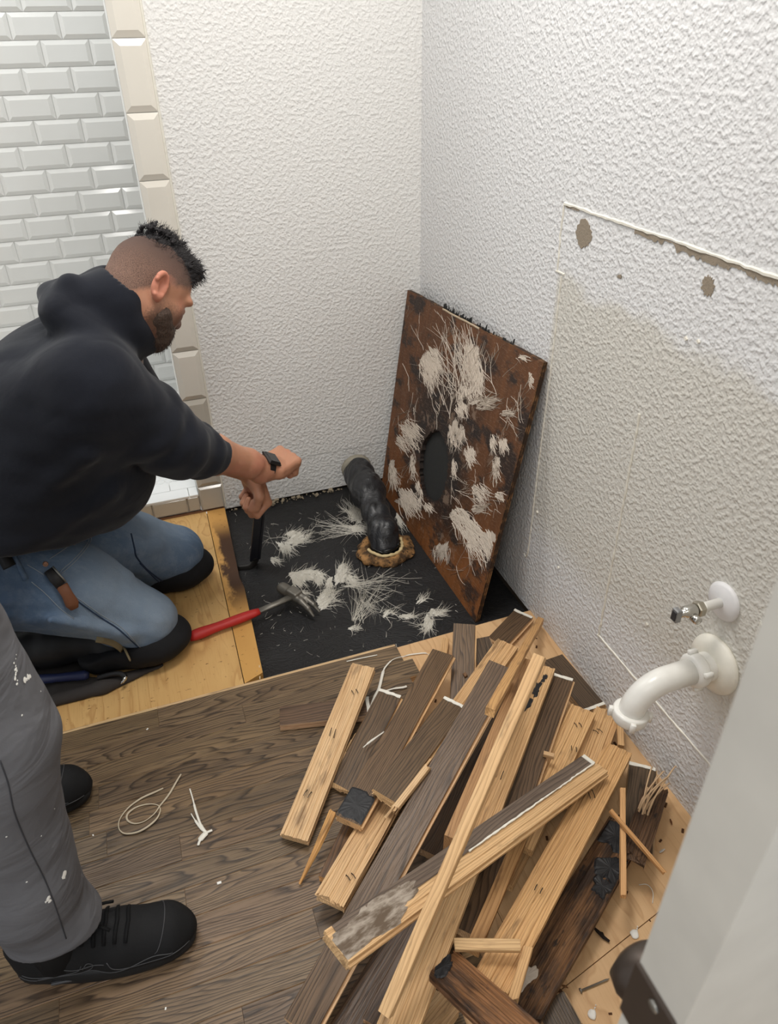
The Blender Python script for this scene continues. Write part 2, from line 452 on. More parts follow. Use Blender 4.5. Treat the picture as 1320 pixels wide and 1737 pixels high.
def strip_mat():
    t = NT('stained_plywood'); v = t.obj(); s = t.sep(v)
    w = t.noise(t.vmul(v, (9, 2.5, 4)), 1., 3., .5, .5)
    c = t.mix(w, lin((212, 164, 94)), lin((190, 138, 72)))
    k = t.noise(t.vmul(v, (22, 12, 10)), 1., 5., .65)
    # rot stain that crept in along the black edge
    d = t.math('ADD', t.math('MULTIPLY', k, .10), t.math('SUBTRACT', 0., s[0]))          # object x is 0 on the right edge
    band = t.math('MULTIPLY', t.step(s[1], -.60, -.42), t.step(s[1], -.06, -.20))
    m = t.math('MULTIPLY', t.step(d, .112, .094), band)
    c = t.mix(t.math('MULTIPLY', m, .97), c, lin((60, 34, 20)))
    sp = t.step(t.noise(t.vmul(v, (70, 70, 60)), 1., 4., .65), .62, .68)
    c = t.mix(t.math('MULTIPLY', sp, .55), c, lin((90, 54, 24)))
    return t.fin(c, .6, t.bump(k, .3, .002), .35)
M_STRIP = strip_mat()
fl = struct(MB().box((-.80, -.86, -.10), (.0, .01, ZB)).build('floor', black_floor_mat()), 'torn-up floor: black underlayment, plywood and dark hardwood planks')
def poly_slab(name, pts, z0, z1, mat, origin=(0, 0, 0)):
    ox, oy, oz = origin
    o = MB().prism([(x-ox, y-oy) for x, y in pts], z0-oz, z1-oz).build(name, mat, fl); o.location = origin; return o
g0, g1 = PZ(352.6, 878.5, ZP), PZ(413.7, 1156, ZP)
ta, tb = PZ(383, 868, ZP), PZ(446, 1142, ZP)
def at_y(a, b, y): return a[0] + (b[0]-a[0])*(y-a[1])/(b[1]-a[1])
poly_slab('plywood_sheet', [(-2.4, -.003), (at_y(g0, g1, -.003)-.001, -.003), (at_y(g0, g1, -.829)-.001, -.829), (-2.4, -.829)], ZB, ZP, M_YPLY)
poly_slab('plywood_strip', [(at_y(g0, g1, -.012)+.001, -.012), (ta[0], -.012), (at_y(ta, tb, -.4)-.004, -.40), (at_y(ta, tb, -.45)+.003, -.45), (tb[0], -.797), (at_y(g0, g1, -.818)+.001, -.818)], ZB, ZP+.002, M_STRIP, (ta[0], 0, 0))
poly_slab('plywood_base', [(-2.4, -.8295), (-.45, -.8295), (-.45, -2.7), (-2.4, -2.7)], -.06, ZP-.0005, M_BPLY)
s0, s1 = PZ(938, 1690, ZP), PZ(1105, 1557, ZP)
def sy(x): return s0[1] + (s1[1]-s0[1])*(x-s0[0])/(s1[0]-s0[0])
poly_slab('plywood_sheet', [(-.449, -.832), (0, -.824), (0, sy(0)+.0008), (-.449, sy(-.449)+.0008)], -.06, ZP, M_BPLY)
poly_slab('plywood_sheet', [(-.449, sy(-.449)-.0008), (0, sy(0)-.0008), (0, -2.7), (-.449, -2.7)], -.06, ZP, M_BPLY)
# hardwood planks still nailed down, tongue towards the torn area
def floor_plank(x0, x1, y1, w=.0572, z=0.0, th=.019):
    L = x1-x0; mb = MB(); b = .0009; y0 = -w+.0006
    prof = [(-.001, -th), (0, -th*.62), (.0105, -th*.58), (.0105, -th*.24), (0, -th*.20), (0, -b), (-b, 0), (y0+b, 0), (y0, -b), (y0, -th)]
    mi = [1, 1, 1, 1, 1, 0, 0, 0, 1, 1]
    n = len(prof)
    vs = [(0, y, zz) for y, zz in prof] + [(L, y, zz) for y, zz in prof]
    fs = [(k, k+n, (k+1) % n+n, (k+1) % n) for k in range(n)] + [tuple(range(n)), tuple(range(2*n-1, n-1, -1))]
    mb.add(vs, fs, mi + [1, 1])
    o = mb.build('floor_plank', [M_FLOORWOOD, M_OAK], fl); o.location = (x0, y1, z)
    g = rng.uniform(.80, 1.12); o.color = (g, g*rng.uniform(.97, 1.03), g*rng.uniform(.93, 1.02), 1); return o
for k in range(24):
    y1 = -.8411 - k*.0572
    end = {0: -.395, 1: -.372, 2: -.40}.get(k, rng.uniform(-.52, -.44) if k < 11 else rng.uniform(-.60, -.50))
    x = -1.72 - rng.random()*.4
    while x < end-.02:
        x1 = min(end, x + rng.uniform(.32, .85))
        if end-x1 < .16: x1 = end
        floor_plank(x, x1-.0006, y1, z=rng.uniform(-.0003, .0003)); x = x1
# ================================================================== implicit surfaces: one continuous skin per figure / garment
class SDF:
    def __init__(s): s.p = []; s.disp = None
    def _add(s, fn, c, R, k, op): s.p.append((op, k, fn, np.array(c, float), R)); return s
    def cone(s, a, b, r1, r2, k=.02, op='u'):
        a, b = np.array(a, float), np.array(b, float)
        ba = b-a; l2 = ba@ba; rr = r1-r2; a2 = max(l2-rr*rr, 1e-9); il2 = 1/l2
        def fn(P):
            pa = P-a; y = pa@ba; z = y-l2
            q = pa*l2 - y[:, None]*ba; x2 = np.einsum('ij,ij->i', q, q)
            y2 = y*y*l2; z2 = z*z*l2; kk = np.sign(rr)*rr*rr*x2
            d = (np.sqrt(np.maximum(x2*a2*il2, 0)) + y*rr)*il2 - r1
            m1 = np.sign(z)*a2*z2 > kk; m2 = (np.sign(y)*a2*y2 < kk) & ~m1
            d = np.where(m1, np.sqrt(x2+z2)*il2 - r2, d)
            return np.where(m2, np.sqrt(x2+y2)*il2 - r1, d)
        return s._add(fn, (a+b)/2, math.sqrt(l2)/2+max(r1, r2), k, op)
    def chain(s, pts, rs, k=.02, op='u'):
        for i in range(len(pts)-1): s.cone(pts[i], pts[i+1], rs[i], rs[i+1], k, op)
        return s
    def ell(s, c, r, R=None, k=.02, op='u'):
        c = np.array(c, float); r = np.array(r, float); R = np.eye(3) if R is None else np.array(R, float)
        def fn(P):
            q = (P-c)@R
            k0 = np.sqrt((q*q/(r*r)).sum(1)); k1 = np.sqrt((q*q/(r**4)).sum(1))+1e-9
            return k0*(k0-1)/k1
        return s._add(fn, c, r.max(), k, op)
    def box(s, c, h, R=None, rad=.005, k=.01, op='u'):
        c = np.array(c, float); h = np.array(h, float)-rad; R = np.eye(3) if R is None else np.array(R, float)
        def fn(P):
            q = np.abs((P-c)@R)-h
            return np.sqrt((np.maximum(q, 0)**2).sum(1)) + np.minimum(q.max(1), 0) - rad
        return s._add(fn, c, np.linalg.norm(h)+rad, k, op)
    def torus(s, c, n, R, r, k=.02, op='u', fl=1.0):
        c = np.array(c, float); n = unit(n)
        def fn(P):
            p = P-c; h = p@n; rad = np.sqrt(np.maximum((p*p).sum(1)-h*h, 0))
            return np.sqrt((rad-R)**2+(h/fl)**2)-r
        return s._add(fn, c, R+r*max(1, fl), k, op)
    def plane_cut(s, c, n, k=.004):
        """removes the side that n points to"""
        c = np.array(c, float); n = unit(n)
        return s._add(lambda P: -((P-c)@n), c, 1e9, k, 's')
    def ev(s, P, c=None, rad=None):
        d = np.full(len(P), .2)
        for op, k, fn, pc, pr in s.p:
            if c is not None and pr < 1e8 and np.linalg.norm(pc-c)-pr-rad > .05+k: continue
            v = fn(P)
            if op == 'u':
                if k <= 0: d = np.minimum(d, v)
                else:
                    h = np.maximum(k-np.abs(d-v), 0)/k; d = np.minimum(d, v)-h*h*k*.25
            else:
                v = -v
                if k <= 0: d = np.maximum(d, v)
                else:
                    h = np.maximum(k-np.abs(d-v), 0)/k; d = np.maximum(d, v)+h*h*k*.25
        if s.disp is not None: d = d + s.disp(P)
        return d
    def mesh(s, name, h, mats, lo=None, hi=None):
        B = 8
        if lo is None:
            us = [p for p in s.p if p[0] == 'u']
            lo = np.min([p[3]-p[4] for p in us], 0)-.03; hi = np.max([p[3]+p[4] for p in us], 0)+.03
        lo = np.array(lo, float); hi = np.array(hi, float); bs = B*h
        nb = np.ceil((hi-lo)/bs).astype(int)+1
        I = np.stack(np.meshgrid(*[np.arange(n) for n in nb], indexing='ij'), -1).reshape(-1, 3)
        C = lo + (I+.5)*bs
        d = np.concatenate([s.ev(c) for c in np.array_split(C, max(1, len(C)//20000))])
        keep = np.abs(d) < bs*.87*1.25+.012
        I = I[keep]; C = C[keep]
        g = np.stack(np.meshgrid(*[np.arange(B+1)]*3, indexing='ij'), -1).reshape(-1, 3)
        N = np.array(nb)*B+2
        key = lambda a: (a[..., 0]*N[1]+a[..., 1])*N[2]+a[..., 2]
        cl, cp, ek = [], [], [[], [], []]
        corner = [np.array(c) for c in np.ndindex(2, 2, 2)]
        edges = [(a, b) for a in range(8) for b in range(a+1, 8) if np.abs(corner[a]-corner[b]).sum() == 1]
        for i, c in zip(I, C):
            V = s.ev(lo + (i*B+g)*h, c, bs*.87).reshape(B+1, B+1, B+1)
            S = V < 0
            if S.all() or not S.any(): continue
            n8 = sum(S[a:a+B, b:b+B, e:e+B].astype(np.int8) for a, b, e in np.ndindex(2, 2, 2))
            ce = np.argwhere((n8 > 0) & (n8 < 8))
            val = np.stack([V[ce[:, 0]+a, ce[:, 1]+b, ce[:, 2]+e] for a, b, e in np.ndindex(2, 2, 2)], 1)
            acc = np.zeros((len(ce), 3)); cnt = np.zeros(len(ce))
            for a, b in edges:
                va, vb = val[:, a], val[:, b]; m = (va < 0) != (vb < 0)
                t = np.where(m, va/np.where(m, va-vb, 1), 0)
                acc += m[:, None]*(corner[a]+t[:, None]*(corner[b]-corner[a])); cnt += m
            cl.append(key(ce+i*B)); cp.append(lo+(i*B+ce+acc/cnt[:, None])*h)
            for ax in range(3):
                sl0 = [slice(0, B)]*3; sl1 = list(sl0); sl1[ax] = slice(1, B+1)
                A, Bn = S[tuple(sl0)], S[tuple(sl1)]
                e = np.argwhere(A != Bn); ek[ax].append(np.concatenate([e+i*B, A[tuple(e.T)][:, None]], 1))
        K = np.concatenate(cl); Pp = np.concatenate(cp); o = np.argsort(K); K = K[o]; Pp = Pp[o]
        F = []
        for ax in range(3):
            E = np.concatenate(ek[ax]); base = E[:, :3]; sg = E[:, 3].astype(bool)
            u, v = np.eye(3, dtype=int)[(ax+1) % 3], np.eye(3, dtype=int)[(ax+2) % 3]
            q = np.stack([key(base-u-v), key(base-v), key(base), key(base-u)], 1)
            ix = np.searchsorted(K, q); ix = np.minimum(ix, len(K)-1); ok = (K[ix] == q).all(1)
            ix = ix[ok]; sg = sg[ok]; ix[~sg] = ix[~sg][:, ::-1]; F.append(ix)
        F = np.concatenate(F)
        me = bpy.data.meshes.new(name)
        me.vertices.add(len(Pp)); me.vertices.foreach_set('co', Pp.astype(np.float32).ravel())
        me.loops.add(len(F)*4); me.loops.foreach_set('vertex_index', F.astype(np.int32).ravel())
        me.polygons.add(len(F)); me.polygons.foreach_set('loop_start', np.arange(0, len(F)*4, 4, dtype=np.int32))
        me.polygons.foreach_set('use_smooth', np.ones(len(F), dtype=bool))
        me.update(calc_edges=True); me.validate()
        for m in (mats if isinstance(mats, (list, tuple)) else [mats]): me.materials.append(m)
        return me
def recenter(me, c):
    """moves a mesh's origin to c so that the object can stand at c"""
    me.transform(Matrix.Translation(-Vector(c))); return me
def waves(P, seed, f, n=5):
    """cheap smooth noise for cloth folds"""
    r = np.random.RandomState(seed); out = 0
    for _ in range(n):
        k = r.normal(size=3)*f; out = out + np.sin(P@k + r.rand()*6.3)
    return out/n
# ================================================================== leaning plywood board
rb = random.Random(3)
B1, B2 = np.array([-.167, -.060, ZB+.0005]), np.array([-.150, -.796, ZB+.0005])
T1, T2 = np.array([-.0390, -.006, .633]), np.array([-.0220, -.785, .687])
BU = unit(B2-B1); BN = unit(np.cross((T1+T2)/2-(B1+B2)/2, BU)); 
if BN[0] > 0: BN = -BN
BV = np.cross(BN, BU) if np.cross(BN, BU)[2] > 0 else -np.cross(BN, BU)
b2 = lambda p: np.array([(p-B1)@BU, (p-B1)@BV])
def board_px(px, py, off=0.0):
    d = ray(px, py); t = ((B1-CAM)@BN)/(d@BN); return b2(CAM+d*t)
quad = [b2(B1), b2(B2), b2(T2), b2(T1)]
hc = board_px(735, 792)
def hole_r(a): return np.array([.092*math.cos(a), .110*math.sin(a)])
def outer(a):
    d = np.array([math.cos(a), math.sin(a)]); best = 9
    for i in range(4):
        p, q = quad[i], quad[(i+1) % 4]; e = q-p; den = d[0]*e[1]-d[1]*e[0]
        if abs(den) < 1e-9: continue
        w = p-hc; t = (w[0]*e[1]-w[1]*e[0])/den; s_ = (w[0]*d[1]-w[1]*d[0])/den
        if t > 0 and -1e-6 <= s_ <= 1+1e-6: best = min(best, t)
    return hc+d*best
angs = sorted([2*PI*k/110 for k in range(110)] + [math.atan2(*(q-hc)[::-1]) % (2*PI) for q in quad])
n = len(angs); TH = .0125
inn = [hc + hole_r(a)*(1+.10*(rb.random()-.5)) for a in angs]
out = [outer(a) + np.array([0, .003*(rb.random()-.7) if outer(a)[1] > .55 else 0]) for a in angs]
mb = MB()
vs = [(*p, 0) for p in inn] + [(*p, 0) for p in out] + [(*p, -TH) for p in inn] + [(*p, -TH) for p in out]
fs, mi = [], []
for k in range(n):
    j = (k+1) % n
    fs += [(k, n+k, n+j, j), (2*n+k, 2*n+j, 3*n+j, 3*n+k), (n+k, 3*n+k, 3*n+j, n+j), (k, j, 2*n+j, 2*n+k)]; mi += [0, 0, 1, 2]
mb.add(vs, fs, mi)
def board_mat():
    t = NT('rotten_plywood'); v = t.obj(); s = t.sep(v)
    g = t.noise(t.vmul(v, (30, 5, 10)), 1., 4., .6, .8); big = t.noise(t.vmul(v, (4, 4, 1)), 1., 4., .6)
    c = t.mix(g, lin((58, 36, 24)), lin((126, 82, 50)))
    lowor = t.step(s[1], .42, .02)
    c = t.mix(t.math('MULTIPLY', lowor, .6), c, t.mix(g, lin((104, 58, 24)), lin((168, 104, 50))))
    dx = t.math('MULTIPLY', t.math('SUBTRACT', s[0], float(hc[0])+.02), 3.2); dy = t.math('MULTIPLY', t.math('SUBTRACT', s[1], float(hc[1])+.06), 2.6)
    rr = t.math('SQRT', t.math('ADD', t.math('MULTIPLY', dx, dx), t.math('MULTIPLY', dy, dy)))
    m = t.step(t.math('ADD', rr, t.math('MULTIPLY', t.math('SUBTRACT', big, .5), 1.6)), .95, .35)
    c = t.mix(t.math('MULTIPLY', m, .9), c, lin((38, 29, 26)))
    m2 = t.step(t.noise(t.vmul(v, (6, 9, 1)), 1.3, 5., .62), .50, .60)
    c = t.mix(t.math('MULTIPLY', m2, .88), c, lin((36, 32, 32)))
    film = t.math('MULTIPLY', t.step(t.noise(t.vmul(v, (9, 7, 1)), 2.1, 5., .68), .57, .64), t.step(rr, 1.25, .5))
    c = t.mix(t.math('MULTIPLY', film, .55), c, lin((150, 128, 110)))
    fib = t.step(t.noise(t.vmul(v, (60, 200, 10)), 1., 4., .65), .50, .72)
    c = t.mix(t.math('MULTIPLY', fib, .30), c, lin((150, 122, 98)))
    return t.fin(c, .62, t.bump(t.math('ADD', g, fib), .5, .0018), .35)
def edge_mat():
    t = NT('plywood_edge'); v = t.obj(); z = t.sep(v)[2]
    l = t.math('FRACT', t.math('MULTIPLY', z, 1/.005)); k = t.math('GREATER_THAN', l, .5)
    c = t.mix(k, lin((70, 44, 28)), lin((140, 102, 64)))
    c = t.mix(t.math('MULTIPLY', t.step(t.noise(v, 30, 4, .6), .38, .54), .9), c, lin((40, 29, 23)))
    return t.fin(c, .7, t.bump(t.noise(v, 120, 3), .4, .002), .3)
board = mb.build('plywood_board', [board_mat(), edge_mat(), flat('hole_edge_dark', (46, 38, 34), .8, .3, (120, .5, .002))]); board.matrix_world = frame(B1, BU, BV, BN)  # inner edge of the hole gets a plain darker colour
tag(board, 'rotten brown plywood board with a round hole leaning in the corner', 'board')
# tar paper glued to its back, showing through the hole, shreds along the top edge
mb = MB(); mb.box((.02, .03, -TH-.0025), (quad[2][0]-.03, quad[3][1]-.01, -TH-.0005))
t0, t1 = quad[3], quad[2]
for k in range(60):
    f = .30 + .55*rb.random()
    if rb.random() < .5: f = rb.choice([.36, .47, .63])+rb.gauss(0, .03)
    p = t0+(t1-t0)*f; hgt = .004+.013*rb.random()**2; w = .002+.005*rb.random(); x = p[0]; y = p[1]-.008
    q = [(x-w, y), (x+w, y), (x+w*.4+rb.gauss(0, .003), y+.008+hgt), (x-w*.3+rb.gauss(0, .003), y+.008+hgt*.7)]
    mb.add([(*c, -TH*.3) for c in q]+[(*c, -TH*.3-.0012) for c in q], [(0, 1, 2, 3), (7, 6, 5, 4), (0, 4, 5, 1), (1, 5, 6, 2), (2, 6, 7, 3), (3, 7, 4, 0)])
mb.build('tar_paper', flat('tar_paper', (44, 45, 45), .75, .35, (90, .3, .001)), board)
mb = MB()
for (x0, x1, y0, y1) in ((.012, .0, .40, .67),):
    a = quad[2]; mb.box((a[0]-.018, .30, .0002), (a[0]-.006, a[1]-.004, .0022))
# white top edge splinter line
pts = [(*(t0+(t1-t0)*(.33+.28*k/14) + np.array([0, -.003+.002*rb.random()])), .0006) for k in range(15)]
MB().tube(pts, .0028, 5, flat=.5).build('torn_veneer', flat('pale_veneer', (196, 178, 152), .8, .3, (150, .3, .001)), board)

# ---- fungus threads, grown as thin ribbons lying on a surface
class Threads:
    def __init__(s, topt, nrm, seed, ok=None): s.pt = topt; s.n = np.array(nrm, float); s.mb = MB(); s.r = random.Random(seed); s.ok = ok
    def ribbon(s, pix, w0, w1=None):
        P = [s.pt(*q) for q in pix]; N = len(P)
        if s.ok and not all(s.ok(p) for p in P): return
        w1 = w0*.3 if w1 is None else w1; vs = []
        h = .0004+.0012*s.r.random()
        for i in range(N):
            t = unit(P[min(i+1, N-1)]-P[max(i-1, 0)]); b = np.cross(s.n, t); w = w0+(w1-w0)*i/(N-1)
            if i == N-1: w *= .3
            vs += [P[i]+b*w+s.n*.0002, P[i]+s.n*(h+w*.5), P[i]-b*w+s.n*.0002]
        fs = []
        for i in range(N-1):
            fs += [(i*3, i*3+1, i*3+4, i*3+3), (i*3+1, i*3+2, i*3+5, i*3+4)]
        s.mb.add(vs, fs)
    def film(s, cx, cy, ang, a, b):
        c, sn = math.cos(math.radians(ang)), math.sin(math.radians(ang)); N = 22; pts = []
        for k in range(N):
            th = 2*PI*k/N; r = .55+.75*s.r.random()**1.4; u, v = a*r*math.cos(th), b*(.6+.6*s.r.random())*math.sin(th); pts.append(s.pt(cx+u*c-v*sn, cy+u*sn+v*c))
        if s.ok and not all(s.ok(p) for p in pts): return
        h = s.n*(.0003+.0005*s.r.random()); s.mb.add([sum(pts)/N+h*1.3]+[p+h*.4 for p in pts], [(0, k+1, (k+1) % N+1) for k in range(N)])
    def patch(s, cx, cy, rx, ry, ang, n, L=22, w=.0014, spread=.3):
        for _ in range(n//9 if n > 13 else 0):          # films between the threads
            a = 2*PI*s.r.random(); q = .75*s.r.random()**.7
            s.film(cx+rx*q*math.cos(a), cy+ry*q*math.sin(a), ang+s.r.gauss(0, 14), L*(.25+.35*s.r.random()), L*(.10+.16*s.r.random()))
        for _ in range(n):
            a = 2*PI*s.r.random(); q = s.r.random()**.6
            x, y = cx+rx*q*math.cos(a), cy+ry*q*math.sin(a)
            d = math.radians(ang)+s.r.gauss(0, spread); l = L*(.4+.9*s.r.random())
            pts = []
            for k in range(5):
                pts.append((x, y)); x += l/4*math.cos(d); y += l/4*math.sin(d); d += s.r.gauss(0, .22)
            s.ribbon(pts, w*(.4+.9*s.r.random()))
    def branch(s, x, y, ang, L, w, depth, wig=.16, fork=.5, nb=3):
        d = ang
        pts = []; st = max(4, int(L/6))
        for k in range(st+1):
            pts.append((x, y)); x += L/st*math.cos(d); y += L/st*math.sin(d); d += s.r.gauss(0, wig)
        s.ribbon(pts, w)
        if depth > 0:
            for _ in range(nb):
                q = pts[s.r.randint(1, len(pts)-1)]
                s.branch(q[0], q[1], d+s.r.choice([-1, 1])*(fork*(.5+s.r.random())), L*(.4+.3*s.r.random()), w*.65, depth-1, wig, fork, nb)
    def tree(s, x, y, ang, L, w, depth, **k): s.branch(x, y, math.radians(ang), L, w, depth, **k)
    def fan(s, x, y, a0, a1, L, n, w=.0008, wig=.1, depth=0):
        for _ in range(n):
            s.tree(x+s.r.gauss(0, 5), y+s.r.gauss(0, 5), a0+(a1-a0)*s.r.random(), L*(.4+.7*s.r.random()), w*(.5+s.r.random()), depth, wig=wig, nb=2)
cx_ = lambda X: 370+X/2.237
cy_ = lambda Y: 460+Y/2.237
M_FUNGB = flat('fungus_threads_board', (202, 190, 176), .9, .2, (300, .3, .0008))
M_FUNGF = flat('fungus_threads_floor', (206, 202, 192), .9, .2, (300, .3, .0008))
def onboard(px, py): q = board_px(px, py); return np.array([q[0], q[1], 0])
def in_board(p):
    for i in range(4):
        a, b = quad[i], quad[(i+1) % 4]; e = (b-a)/np.linalg.norm(b-a)
        if e[0]*(p[1]-a[1])-e[1]*(p[0]-a[0]) < .003: return False
    return ((p[0]-hc[0])/.095)**2+((p[1]-hc[1])/.113)**2 > 1
tb_ = Threads(onboard, (0, 0, 1), 5, in_board)
S = 1/2.237
for (X, Y, rx, ry, ang, n_, L) in [(800, 365, 40, 62, 80, 110, 55), (815, 330, 30, 40, 60, 50, 50), (965, 330, 30, 62, 95, 110, 60), (985, 400, 22, 60, 92, 60, 70), (905, 610, 32, 45, 100, 90, 50), (1005, 505, 45, 25, -20, 70, 45),
        (725, 610, 38, 55, 45, 110, 50), (690, 650, 20, 25, 45, 30, 40), (660, 760, 14, 42, 85, 60, 50), (718, 865, 38, 42, 60, 110, 55), (700, 840, 20, 20, 60, 40, 45), (955, 690, 22, 32, 70, 55, 45), (1080, 650, 16, 18, 80, 30, 40),
        (1040, 640, 12, 30, 80, 20, 40), (850, 1060, 34, 30, 110, 70, 45), (915, 935, 32, 40, 55, 80, 55), (960, 990, 34, 60, 60, 110, 70), (1020, 1040, 30, 62, 65, 100, 70), (985, 835, 24, 34, 55, 45, 45), (1055, 740, 14, 42, 100, 40, 45),
        (740, 730, 12, 45, 95, 45, 35), (765, 830, 14, 40, 80, 45, 35), (940, 455, 50, 22, 90, 60, 50), (985, 905, 30, 18, -20, 30, 40), (1065, 850, 18, 14, 40, 20, 35), (795, 890, 16, 14, 60, 25, 30),
        (895, 740, 10, 26, 85, 25, 30), (920, 520, 26, 20, 80, 40, 40), (1150, 325, 30, 8, 20, 14, 40), (1188, 410, 8, 24, 90, 18, 35), (1090, 540, 26, 12, 0, 24, 35)]:
    tb_.patch(cx_(X), cy_(Y), rx*S, ry*S, ang, int(n_*1.0), L*S, .00125, .22)
for k in range(46): tb_.tree(cx_(940+rb.gauss(0, 42)), cy_(450+rb.gauss(0, 22)), -95+rb.gauss(0, 12), (150+80*rb.random())*S, .0009, 1, wig=.06, fork=.25, nb=2)
for (X, Y, a, L, d) in [(780, 300, -100, 110, 2), (840, 300, -80, 120, 2), (700, 350, 60, 90, 1), (760, 480, 110, 90, 2), (1055, 480, -82, 180, 2), (1100, 480, 100, 90, 2), (1150, 430, 95, 150, 2), (1130, 500, 60, 100, 2), (1090, 560, -20, 110, 2), (900, 830, 20, 130, 3), (900, 860, 40, 120, 2), (1010, 420, -80, 110, 2), (1080, 400, -50, 120, 1), (720, 540, 80, 90, 2), (860, 690, 80, 120, 2), (1010, 780, 100, 110, 2), (760, 640, 100, 150, 2), (830, 600, -85, 130, 2), (880, 560, -90, 150, 2), (700, 900, 70, 100, 2), (930, 850, 10, 120, 2), (1000, 1120, -120, 110, 1), (740, 460, 95, 110, 2), (1030, 700, -70, 110, 2), (905, 930, 60, 190, 2), (950, 1010, 75, 150, 1)]:
    tb_.tree(cx_(X), cy_(Y), a, L*S, .00075, d, wig=.16, fork=.5, nb=3)
o = tb_.mb.build('fungus', M_FUNGB, board); o['kind'] = 'stuff'
tf = Threads(lambda x, y: PZ(x, y, ZB), (0, 0, 1), 9)
for (X, Y, rx, ry, ang, n_, L) in [(525, 930, 34, 34, -60, 90, 45), (530, 975, 26, 16, 10, 40, 40), (290, 1015, 50, 28, -25, 100, 45), (255, 1045, 28, 22, 60, 50, 40), (215, 1095, 18, 14, 30, 30, 30), (330, 1155, 60, 20, -15, 90, 45), (300, 1170, 24, 22, 60, 45, 40), (385, 1160, 24, 28, 70, 45, 35), (470, 1150, 26, 36, -60, 70, 45), (405, 1250, 36, 34, -40, 80, 50), (425, 1190, 14, 30, 100, 30, 40), (500, 1170, 26, 18, 30, 40, 40), (640, 1300, 30, 14, -30, 22, 35), (825, 1297, 30, 12, -15, 50, 40), (800, 1330, 18, 34, 110, 60, 40), (715, 1310, 34, 7, 5, 26, 35), (515, 1355, 16, 10, 0, 20, 25), (770, 1250, 20, 8, -50, 16, 40), (320, 1225, 22, 12, 20, 24, 30), (690, 940, 20, 26, 60, 30, 40)]:
    tf.patch(cx_(X), cy_(Y), rx*S, ry*S, ang, int(n_*1.3), L*S, .0011, .5)
for k in range(16): tf.tree(cx_(545+rb.gauss(0, 8)), cy_(985+rb.gauss(0, 6)), 182+rb.gauss(0, 9), (110+70*rb.random())*S, .0008, 1, wig=.05, fork=.3, nb=2)
for k in range(26): tf.tree(cx_(525+rb.gauss(0, 10)), cy_(930+rb.gauss(0, 10)), -130+rb.gauss(0, 50), (50+30*rb.random())*S, .0007, 1, wig=.14, fork=.5, nb=2)
for k in range(12): tf.tree(cx_(480+rb.gauss(0, 10)), cy_(1195+rb.gauss(0, 5)), -8+rb.gauss(0, 7), (150+80*rb.random())*S, .0007, 1, wig=.06, fork=.3, nb=2)
for k in range(20): tf.tree(cx_(520+rb.gauss(0, 12)), cy_(1330+rb.gauss(0, 8)), -72+rb.gauss(0, 16), (90+80*rb.random())*S, .0009, 1, wig=.07, fork=.3, nb=2)
for k in range(12): tf.tree(cx_(560+rb.gauss(0, 12)), cy_(1250+rb.gauss(0, 8)), 40+rb.gauss(0, 14), (60+30*rb.random())*S, .0005, 1, wig=.1, fork=.4, nb=2)
for (X, Y, a, L, d) in [(230, 1060, -130, 60, 2), (340, 990, -30, 70, 2), (250, 1010, 180, 60, 1), (385, 1265, -30, 110, 2), (640, 1290, -30, 60, 1), (700, 1330, 0, 110, 1), (780, 1380, -70, 90, 2), (830, 1290, 170, 70, 2), (760, 1265, -50, 60, 1), (360, 990, 5, 70, 1), (200, 960, 0, 30, 0), (470, 1110, -60, 40, 1), (180, 1320, -20, 30, 0), (620, 1250, -40, 60, 1), (660, 1330, 100, 30, 1)]:
    tf.tree(cx_(X), cy_(Y), a, L*S, .0007, d, wig=.14, fork=.5, nb=3)
for k in range(150):
    tf.patch(cx_(60+860*rb.random()), cy_(900+560*rb.random()), 3, 3, 360*rb.random(), 1, 5+9*rb.random()**3, .0004+.0005*rb.random())
mb = tf.mb
for k in range(len(mb.v)):   # keep crumbs on the black floor
    x, y, z = mb.v[k]
    if y > -.004 or y < -.82 or x < -.72: mb.v[k] = (min(max(x, -.72), -.005), min(max(y, -.82), -.004), z)
o = mb.build('fungus', M_FUNGF, fl); o['kind'] = 'stuff'

# ================================================================== waste pipe in black plastic
pb = PZ(652, 925, ZB)
pipe_base = np.array([-.272, -.405, ZB]); S1 = SDF()
ctr = [pipe_base+(0, 0, .02), pipe_base+(.005, .03, .055), pipe_base+(.006, .10, .075), pipe_base+(.012, .20, .095), pipe_base+(.018, .315, .105)]
S1.chain(ctr, [.041, .040, .037, .050, .050], .03)
S1.disp = lambda P: .0045*waves(P, 4, 70)-.0075*np.abs(waves(P, 8, 55))+.002
def bag_mat():
    t = NT('black_plastic_bag'); v = t.obj()
    n1 = t.noise(v, 26, 4, .6, 1.2)
    return t.fin(t.mix(n1, lin((18, 18, 20)), lin((52, 53, 56))), .32, t.bump(n1, .8, .006), .5)
pr_ = empty('waste_pipe', pipe_base)
tag(pr_, 'black plastic wrapped waste pipe rising from a ragged hole', 'pipe')
PINV = Matrix.Translation(-Vector(pipe_base))
def adopt(me, name, par, mats=None):
    """mesh in room coordinates becomes a part of par (an Empty at rest)"""
    o = bpy.data.objects.new(name, me); COL.objects.link(o); o.parent = par
    o.matrix_parent_inverse = par.matrix_world.inverted() if par.type != 'EMPTY' else Matrix.Translation(-par.location)
    return o
adopt(S1.mesh('wrap', .0035, bag_mat()), 'wrap', pr_)
top = ctr[-1]
mb = MB(); dr_ = unit(ctr[-1]-ctr[-2]); R = np.stack([unit(np.cross(dr_, (0, 0, 1))), unit(np.cross(dr_, np.cross(dr_, (0, 0, 1)))), dr_], 1)
mb.lathe([(.040, .016), (.050, .018), (.052, .034), (.047, .037)], 28, R, top)
adopt(mb.mesh('rim', flat('dirty_rim', (150, 144, 130), .7, .3, (60, .4, .001)), True), 'rim', pr_)
mb = MB()
